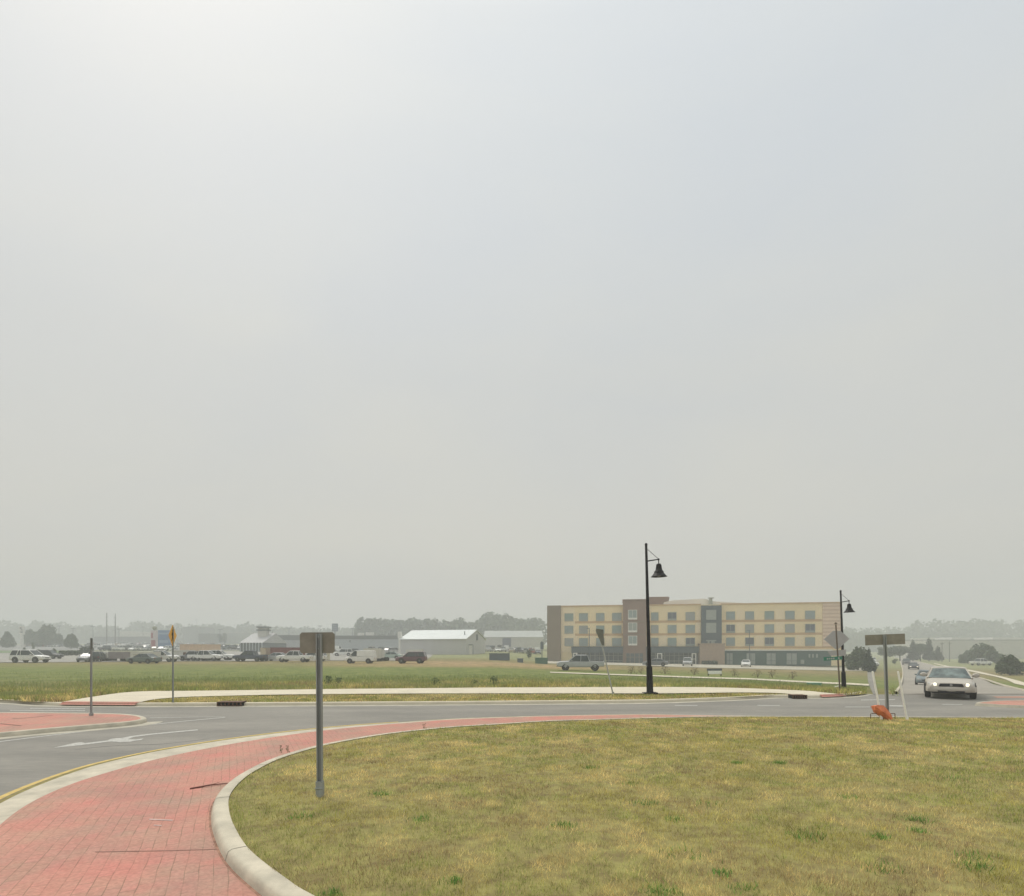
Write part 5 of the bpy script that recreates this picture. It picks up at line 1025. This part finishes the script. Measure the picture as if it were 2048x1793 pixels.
MGW = mat('warehouse_grey', (.41, .44, .45), .7, .06, .2); MGF = mat('warehouse_fascia', (.17, .18, .18), .7, .06, .3); MGC = mat('warehouse_cream', (.50, .49, .44), .7, .05, .2); MDR = mat('dock_door', (.13, .14, .19), .6, .06, .5)
e, w, h, ppm = lowbld('grey_warehouse', 'long low grey warehouse behind the parked vans, left of the white shed', 640, 797, 1273, 1308, 215, 30, MGW, MGF, (1.1, MGF))
mb = MB(); mb.box(13.0, 15.0, 4, 6, h + .25, h + 1.4); mb.box(16, 18.8, 4, 6, h + .25, h + 1.6); mb.build('roof_unit', M_WTRIM, e)
for x in (3.5, 11.0): MB().box(x, x + .5, -.15, -.005, h - 2.2, h - 1.5).build('wall_light', MGF, e)
e, w, h, ppm = lowbld('grey_warehouse', 'pale grey warehouse with dark fascia behind the dark red container', 523, 612, 1272, 1305, 225, 28, mat('warehouse_pale', (.40, .41, .41), .7, .05, .2), MGF, (1.7, MGF))
e, w, h, ppm = lowbld('cream_warehouse', 'cream warehouse with a slate dock door left of the hotel', 968, 1086, 1275, 1300, 260, 30, MGC, mat('roof_greige', (.36, .38, .36), .7, .05, .2), gable=3.4)
for a, b in ((1005, 1022),): MB().box((a - 968) / ppm, (b - 968) / ppm, -.12, -.01, h - 4.3, h - .3).build('dock_door', MDR, e)
MB().box((972 - 968) / ppm, (982 - 968) / ppm, -.9, -.01, h - 4.2, h - 3.7).build('awning', MGF, e)
e, w, h, ppm = lowbld('showroom', 'pale roofed showroom with dark glass front and a small tower', 481, 524, 1286, 1316, 185, 20, M_STORE, mat('roof_pale', (.42, .42, .42), .7, .05, .3), gable=3.3)
mb = MB()
for i in range(8): x = w * i / 7; mb.box(x - .12, x + .12, -.25, -.004, 0, h)
mb.build('columns', MGW, e)
mb = MB(); mb.box(w * .42, w * .80, 6, 9, h + 1, h + 5.0); tw = mb.build('tower', MGC, e)
mb = MB(); mb.box(w * .38, w * .86, 5.6, 9.4, h + 4.0, h + 4.5); mb.box(w * .38, w * .86, 5.6, 9.4, h + 5.0, h + 5.5); mb.build('cornice', MGF, tw)
e, w, h, ppm = lowbld('low_building', 'long low cream building among trees at far right behind the round tree', 1862, 2120, 1281, 1312, 262, 25, MGC, MGF)
for a, b in ((1908, 1945), (1990, 2120)): MB().box((a - 1862) / ppm, (b - 1862) / ppm, 1, 12, h + .26, h + 1.3).build('roof_monitor', M_WTRIM, e)
lowbld('low_building', 'faint pale building with a white roof far behind the right evergreens', 1868, 1900, 1277, 1290, 330, 20, MGC, M_WTRIM)
lowbld('low_building', 'long dim blue grey building behind the parked cars left of the blue sign', 188, 300, 1274, 1293, 420, 25, mat('far_wall', (.16, .17, .19), .8, .1, .2), mat('far_roof', (.35, .35, .33), .7, .1, .2))
lowbld('low_building', 'pale far building with a long pale roof between the two utility poles', 238, 272, 1264, 1275, 470, 25, MGC, M_WTRIM)
lowbld('low_building', 'dim grey building on the skyline right of the yellow sign', 397, 421, 1268, 1286, 430, 25, mat('far_wall2', (.14, .15, .15), .8, .1, .2), MGF)
lowbld('low_building', 'faint wide grey building on the skyline left of the showroom', 437, 500, 1266, 1286, 460, 30, mat('far_wall3', (.30, .32, .30), .8, .1, .2), MGC)
lowbld('low_building', 'tall dim grey block on the skyline right of the blue sign', 366, 398, 1255, 1290, 480, 25, mat('far_wall4', (.22, .24, .24), .8, .1, .2), MGF)
# ------------------------------------------------------------------ signs, poles, banners far off
def pole_thing(name, cat, label, px, ytop, ybase_Y, r, m, group=None):
    p = at(px, ybase_Y); h = HC + (YH - ytop) * p.y / F - p.z; e = empty(name, p, 0, label, cat, group); MB().cyl((0, 0, -.2), (0, 0, h), r * 1.3, r, 8).build('pole', m, e, smooth=40); return e, h, F / p.y
MW = mat('wood_pole', (.12, .11, .10), .9, .2, 3)
for i, (x, yt) in enumerate(((213.5, 1226), (230.5, 1227.5))):
    e, h, ppm = pole_thing('utility_pole', 'utility pole', ('left' if i == 0 else 'right') + ' one of two tall utility poles on the left skyline', x, yt, 330, .22, MW, 'twin utility poles')
    for z in (2.5, 5, 7.5, 10): MB().box(-.9 if i else -.5, .5, -.1, .1, h - z, h - z + .22).build('cross_arm', MW, e)
for x, yt, Y, l in ((393.5, 1240, 480, 'thin mast on the skyline right of the yellow sign'), (1084, 1282, 150, 'thin parking lot pole with dark sign box left of the hotel'), (1178.5, 1258, 128, 'slim lamp post before the left wing of the hotel'), (1499, 1262, 128, 'slim lamp post before the right wing of the hotel'), (1884, 1285, 200, 'short utility pole left of the pair near the far right building'), (1899, 1284, 205, 'short utility pole right of the pair near the far right building'), (286, 1254, 420, 'thin light mast behind the distant lot, left of the banner')):
    e, h, ppm = pole_thing('lamp_post', 'pole', l, x, yt, Y, .09 if Y > 140 else .07, MW if Y > 190 else M_SLATE)
    if Y == 150: MB().box(-.4, .4, -.3, .3, h - 2.2, h - .3).build('sign_box', M_SLATE, e)
    elif Y < 140: MB().box(-.6, .1, -.1, .1, h, h + .12).build('lamp_head', M_SLATE, e)
    elif Y < 300: MB().box(-.7, .7, -.06, .06, h - .6, h - .45).build('cross_arm', MW, e)
    else: MB().box(-1, 1, -.2, .2, h - .3, h).build('lamp_head', M_SLATE, e)
for i, x in enumerate((118, 146, 186, 238, 336, 440, 535, 545, 578, 640, 705, 716)):
    e, h, ppm = pole_thing('light_pole', 'light pole', '%s faint lot light pole from the left on the hazy skyline' % ORD[i], x, 1252 + (i * 5) % 9, 350, .13, M_SLATE, 'lot light poles on the skyline'); MB().box(-1.3, 1.3, -.3, .3, h - .3, h).build('lamp_head', M_SLATE, e)
e, h, ppm = pole_thing('pylon_sign', 'sign', 'tall white pylon sign with dark marks among the left trees', 44, 1268, 230, .5, M_WTRIM)
MB().box(-.9, .9, -.4, .4, h - .3, h + 3.0).build('sign_panel', M_WTRIM, e)
mb = MB(); mb.box(-.62, .35, -.46, -.42, h + 2.1, h + 2.4); mb.box(-.1, .5, -.46, -.42, h + 1.4, h + 1.7); mb.box(-.4, .6, -.46, -.42, h + .5, h + .85); mb.build('marks', M_SLATE, e)
e, h, ppm = pole_thing('pylon_sign', 'sign', 'square slate blue sign on a pole above the wide grey sign', 670, 1263, 300, .25, M_SLATE)
MB().box(-1.55, 1.55, -.3, .3, h - .1, h + 4.0).build('sign_panel', mat('sign_slateblue', (.10, .13, .17), .6, .08, 2), e)
mb = MB(); [mb.box(-1.0, 1.0, -.34, -.31, h + z, h + z + .35) for z in (.6, 1.7, 2.8)]; mb.build('marks', mat('sign_marks', (.25, .28, .32), .6, .05, 2), e)
p = at(308.5, 215); pp = F / 215; b0 = HC + (YH - 1253) / pp - p.z
e = empty('banner_sign', p, 0, 'tall red and white banner sign left of the blue panel', 'sign'); MB().box(-1.25, 1.25, -.25, .25, 0, b0 - 1.6).build('panel', mat('banner_pale', (.55, .48, .48), .6, .05, 2), e)
mb = MB(); mb.box(-1.0, .6, -.29, -.255, .3, b0 * .42); mb.box(-1.0, -.3, -.29, -.255, b0 * .5, b0 * .72); mb.build('red_panel', mat('banner_red', (.33, .08, .10), .6, .1, 2), e)
mb = MB(); mb.lathe([(0, .9), (.7, .6), (.8, 0), (.5, -.6), (0, -.8)], (.2, 0, b0 - .8), 10); mb.build('finial', mat('finial_olive', (.28, .29, .20), .7, .2, 1), e, smooth=60)
p = at(331, 220); pp = F / 220; b0 = HC + (YH - 1261) / pp - p.z
e = empty('blue_sign', p, 0, 'big blue sign panel half behind the yellow pedestrian sign', 'sign'); MB().box(-2.9, 2.9, -.2, .2, 0, b0).build('panel', mat('panel_blue', (.10, .20, .36), .6, .15, .8), e)
mb = MB(); mb.box(-2.6, 2.4, -.24, -.21, b0 - 1.6, b0 - .9); mb.box(-2.3, 1.2, -.24, -.21, b0 * .35, b0 * .5); mb.build('marks', mat('panel_blue_pale', (.25, .34, .46), .6, .1, 2), e)
p = gp(1925, 1323); e = empty('red_sign', p, 0, 'small red sign left of the white pickup at far right', 'sign'); MB().box(-.45, .45, -.03, .03, .2, 1.7).build('panel', mat('red_panel2', (.45, .12, .11), .6, .05, 2), e); MB().box(-.05, .05, -.02, .02, 0, .198).build('leg', M_SLATE, e)
# ------------------------------------------------------------------ trees
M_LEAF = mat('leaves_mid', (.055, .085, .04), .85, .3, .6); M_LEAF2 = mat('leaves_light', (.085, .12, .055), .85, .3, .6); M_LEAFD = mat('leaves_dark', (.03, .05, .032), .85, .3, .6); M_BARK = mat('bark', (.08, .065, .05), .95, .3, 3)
def crown(blobs, n, size, rnd):
    mb = MB(); vol = [b[3] * b[4] * b[5] for b in blobs]
    for b in rnd.choices(blobs, vol, k=n):
        d_ = Vector((rnd.gauss(0, 1), rnd.gauss(0, 1), rnd.gauss(0, 1))).normalized() * (rnd.random() ** .35)
        c = Vector((b[0] + d_.x * b[3], b[1] + d_.y * b[4], b[2] + d_.z * b[5]))
        if c.z < .2: continue
        nn = Vector((rnd.gauss(0, 1), rnd.gauss(0, 1), rnd.gauss(.3, 1))).normalized(); u = nn.orthogonal().normalized(); v = nn.cross(u); s_ = size * rnd.uniform(.5, 1.2)
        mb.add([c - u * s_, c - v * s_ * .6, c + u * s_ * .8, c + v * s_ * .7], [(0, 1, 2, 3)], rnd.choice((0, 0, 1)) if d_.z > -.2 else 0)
    return mb
def tree_proto(kind, seed):
    rnd = random.Random(seed); e = empty(kind, (0, 0, 0), 0, 'x', 'tree')
    tr = MB()
    if kind == 'conifer_tree':
        blobs = [(rnd.uniform(-.3, .3), rnd.uniform(-.3, .3), z, (10.4 - z) * .26 + .2, (10.4 - z) * .26 + .2, .8) for z in [1.2 + .6 * i for i in range(15)]]
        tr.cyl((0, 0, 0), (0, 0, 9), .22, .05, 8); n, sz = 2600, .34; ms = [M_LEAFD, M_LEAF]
    elif kind == 'young_tree':
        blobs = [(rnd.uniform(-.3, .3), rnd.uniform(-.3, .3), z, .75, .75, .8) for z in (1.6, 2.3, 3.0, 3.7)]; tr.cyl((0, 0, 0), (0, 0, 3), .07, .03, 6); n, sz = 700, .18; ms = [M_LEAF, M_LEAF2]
    elif kind == 'domed_tree':
        blobs = [(0, 0, 3.0, 2.3, 2.3, 2.3)]
        for i in range(22):
            a = rnd.random() * 6.28; r_ = rnd.random() ** .6 * 3.0; z = 1.1 + rnd.random() * 4.6 * (1 - r_ / 4.4); q = rnd.uniform(.7, 1.6); blobs.append((math.cos(a) * r_, math.sin(a) * r_, z, q, q, q * .85))
        tr.cyl((0, 0, 0), (0, 0, 3), .3, .15, 8); n, sz = 4200, .34; ms = [M_LEAF, M_LEAF2]
    else:
        blobs = []
        for i in range(13):
            a = rnd.random() * 6.28; r_ = rnd.random() ** .5 * 3.0; z = 3.4 + rnd.random() * 4.2; q = rnd.uniform(1.2, 2.0) * (1 - .25 * abs(z - 5.2) / 3)
            blobs.append((math.cos(a) * r_ * (1 - .3 * (z > 6.6)), math.sin(a) * r_, z, q * 1.1, q * 1.1, q * .85))
        blobs.append((0, 0, 5.4, 2.6, 2.6, 2.6)); tr.cyl((0, 0, 0), (.1, 0, 3.2), .32, .2, 8)
        for i in range(6): b = blobs[i]; tr.cyl((.1, 0, 2.6), (b[0], b[1], b[2]), .13, .04, 6)
        n, sz = 3600, .36; ms = [M_LEAF, M_LEAF2]
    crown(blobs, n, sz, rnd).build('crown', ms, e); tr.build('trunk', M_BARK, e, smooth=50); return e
protos = {'domed_tree': [tree_proto('domed_tree', 5), tree_proto('domed_tree', 8)], 'broad_tree': [tree_proto('broad_tree', 1), tree_proto('broad_tree', 2)], 'conifer_tree': [tree_proto('conifer_tree', 3)], 'young_tree': [tree_proto('young_tree', 4)]}
used = set()
HT = {'domed_tree': 6.6, 'broad_tree': 9.0, 'conifer_tree': 10.4, 'young_tree': 4.5}
def tree(kind, px, ytop, Y, wpx, label, v=0, base=None, group=None):
    pr = protos[kind][v % len(protos[kind])]; p = at(px, Y)
    h = HC + (YH - ytop) * Y / F - p.z; sz = h / HT[kind]; W0 = {'domed_tree': 7.4, 'broad_tree': 7.6, 'conifer_tree': 5.0, 'young_tree': 2.0}[kind]; sw = wpx * Y / F / W0
    rz = random.random() * 6.28
    if id(pr) in used: o = dup(pr, p, rz, label, (sw, sw, sz), group)
    else: used.add(id(pr)); o = pr; o.location = p; o.rotation_euler = (0, 0, rz); o.scale = (sw, sw, sz); o['label'] = label
    if group: o['group'] = group
    return o
tree('domed_tree', 15, 1258, 260, 28, 'dark round tree left of the white pylon sign', 0)
tree('domed_tree', 60, 1250, 300, 26, 'pale leafy tree just right of the white pylon sign', 1)
tree('domed_tree', 92, 1242, 290, 46, 'tall spreading tree on the left skyline', 0)
tree('domed_tree', 117, 1262, 300, 24, 'lower tree joined to the right side of the tall left tree', 1)
tree('domed_tree', 143, 1260, 240, 27, 'compact dark round tree right of the tall left tree', 1)
for i, (x, yt, Y, w, l) in enumerate(((48, 1295, 135, 6, 'slim young tree behind the canopy of the white pickup at far left'), (75, 1299, 130, 9, 'leaning dark shrub behind the cab of the white canopy pickup'), (109, 1297, 128, 7, 'slim young tree over the black car at far left'), (66, 1285, 200, 6, 'yellowish young tree below the pale leafy tree'), (1058, 1300, 150, 14, 'small tree between the dumpster and the cream warehouse lot'), (440, 1268, 380, 12, 'left bush of the faint pair on the skyline'), (449, 1266, 380, 9, 'right bush of the faint pair on the skyline'), (1790, 1318, 165, 11, 'round bush on the median behind the long sign'))): tree('young_tree', x, yt, Y, w, l)
tree('domed_tree', 1716, 1286, 118, 46, 'dark round tree at the right end of the hotel', 0)
tree('conifer_tree', 1737, 1293, 108, 24, 'dark upright tree just left of the long sign', 0)
for i, (x, yt, w, k_) in enumerate(((1772, 1292, 30, 'broad_tree'), (1800, 1288, 32, 'broad_tree'), (1826, 1277, 24, 'conifer_tree'), (1841, 1283, 26, 'broad_tree'), (1858, 1273, 24, 'conifer_tree'), (1876, 1290, 20, 'conifer_tree'))): tree(k_, x, yt, 215, w, '%s tree from the left in the dark clump behind the right road' % ORD[i], i, group='dark tree clump behind the right road')
tree('domed_tree', 1964, 1277, 170, 68, 'wide domed tree behind the white pickup at far right', 1)
tree('domed_tree', 1936, 1296, 180, 30, 'lower tree joined to the left of the domed tree', 0)
tree('domed_tree', 2020, 1303, 95, 52, 'dark bush at the far right edge on the verge', 0)
# hedges and low rows
def hedge(px0, px1, Y, h, label):
    a = at(px0, Y); b = at(px1, Y); w = (b - a).length; rnd = random.Random(px0); bl_ = [(w * (i + .5) / 8, 0, h * .45, w / 12, .6, h * .5) for i in range(8)]
    o = crown(bl_, 900, .22, rnd).build('hedge', [M_LEAFD, M_LEAF], loc=a); meta(o, label, 'hedge'); return o
hedge(119, 158, 138, 1.4, 'low dark clipped hedge left of the thin edge-on sign post'); hedge(160, 186, 150, 2.4, 'taller dark shrubs behind the thin edge-on sign post')
hedge(1404, 1434, 136, 1.0, 'low planting at the foot of the stone porch'); hedge(1738, 1750, 105, 2.0, 'low shrubs under the dark upright tree')
# far woods (one mass each)
def wood(name, segs, Y, n, size, label, ybase=None, m=(M_LEAF, M_LEAF2)):
    rnd = random.Random(int(Y)); bl_ = []
    for x0, x1, yt, wob in segs:
        k_ = max(3, int((x1 - x0) / 7))
        for i in range(k_):
            x = x0 + (x1 - x0) * (i + .5) / k_; yy = yt + rnd.uniform(0, wob); p = at(x, Y); zt = HC + (YH - yy) * Y / F; q = rnd.uniform(7, 10) * Y / 500
            dy = rnd.uniform(-12, 12); hh_ = (zt - p.z) / 2; bl_.append((p.x, p.y + dy, p.z + hh_ * .95, q, q, hh_ * 1.05))
    mb = MB()
    for b in bl_:
        k2 = int(n / len(bl_))
        for _ in range(k2 * 2):
            d_ = Vector((rnd.gauss(0, 1), rnd.gauss(0, 1), rnd.gauss(0, 1))).normalized() * (rnd.random() ** .3); c = Vector((b[0] + d_.x * b[3], b[1] + d_.y * b[4], b[2] + d_.z * b[5]))
            nn = Vector((rnd.gauss(0, 1), rnd.gauss(0, 1), rnd.gauss(.3, 1))).normalized(); u = nn.orthogonal().normalized(); v = nn.cross(u); s_ = size * rnd.uniform(.5, 1.3)
            mb.add([c - u * s_, c - v * s_ * .6, c + u * s_ * .8, c + v * s_ * .7], [(0, 1, 2, 3)], rnd.choice((0, 0, 1)))
    o = mb.build(name, list(m)); meta(o, label, 'trees', kind='stuff'); return o
wood('far_wood', [(728, 770, 1235, 3), (765, 872, 1237, 4), (884, 925, 1236, 6), (925, 966, 1240, 6), (968, 1012, 1225, 5), (1005, 1080, 1232, 6)], 430, 9000, 1.7, 'dark hazy wood behind the white shed and cream warehouse')
wood('far_wood', [(-200, 120, 1240, 10), (120, 270, 1248, 9), (268, 300, 1240, 3), (300, 440, 1246, 10), (430, 530, 1246, 8), (530, 740, 1252, 8), (1685, 1845, 1252, 8)], 640, 12000, 2.2, 'faint blue grey tree line on the left skyline')
wood('far_wood', [(1838, 1950, 1239, 4), (1940, 2200, 1236, 6), (1690, 1840, 1262, 6)], 560, 7000, 2.0, 'faint tree line on the right skyline')
# ------------------------------------------------------------------ haze
hz_m = bpy.data.materials.new('haze'); hz_m.use_nodes = True; t = hz_m.node_tree; t.nodes.clear(); ou = t.nodes.new('ShaderNodeOutputMaterial'); pv = t.nodes.new('ShaderNodeVolumePrincipled')
pv.inputs['Color'].default_value = (.85, .885, .89, 1); pv.inputs['Density'].default_value = .0018; pv.inputs['Anisotropy'].default_value = .0; t.links.new(pv.outputs[0], ou.inputs['Volume'])
mb = MB(); mb.box(-1900, 2300, -60, 1580, -4.5, 38); hzo = mb.build('haze', hz_m); meta(hzo, kind='stuff'); hzo['label'] = 'pale smoky haze filling the air'
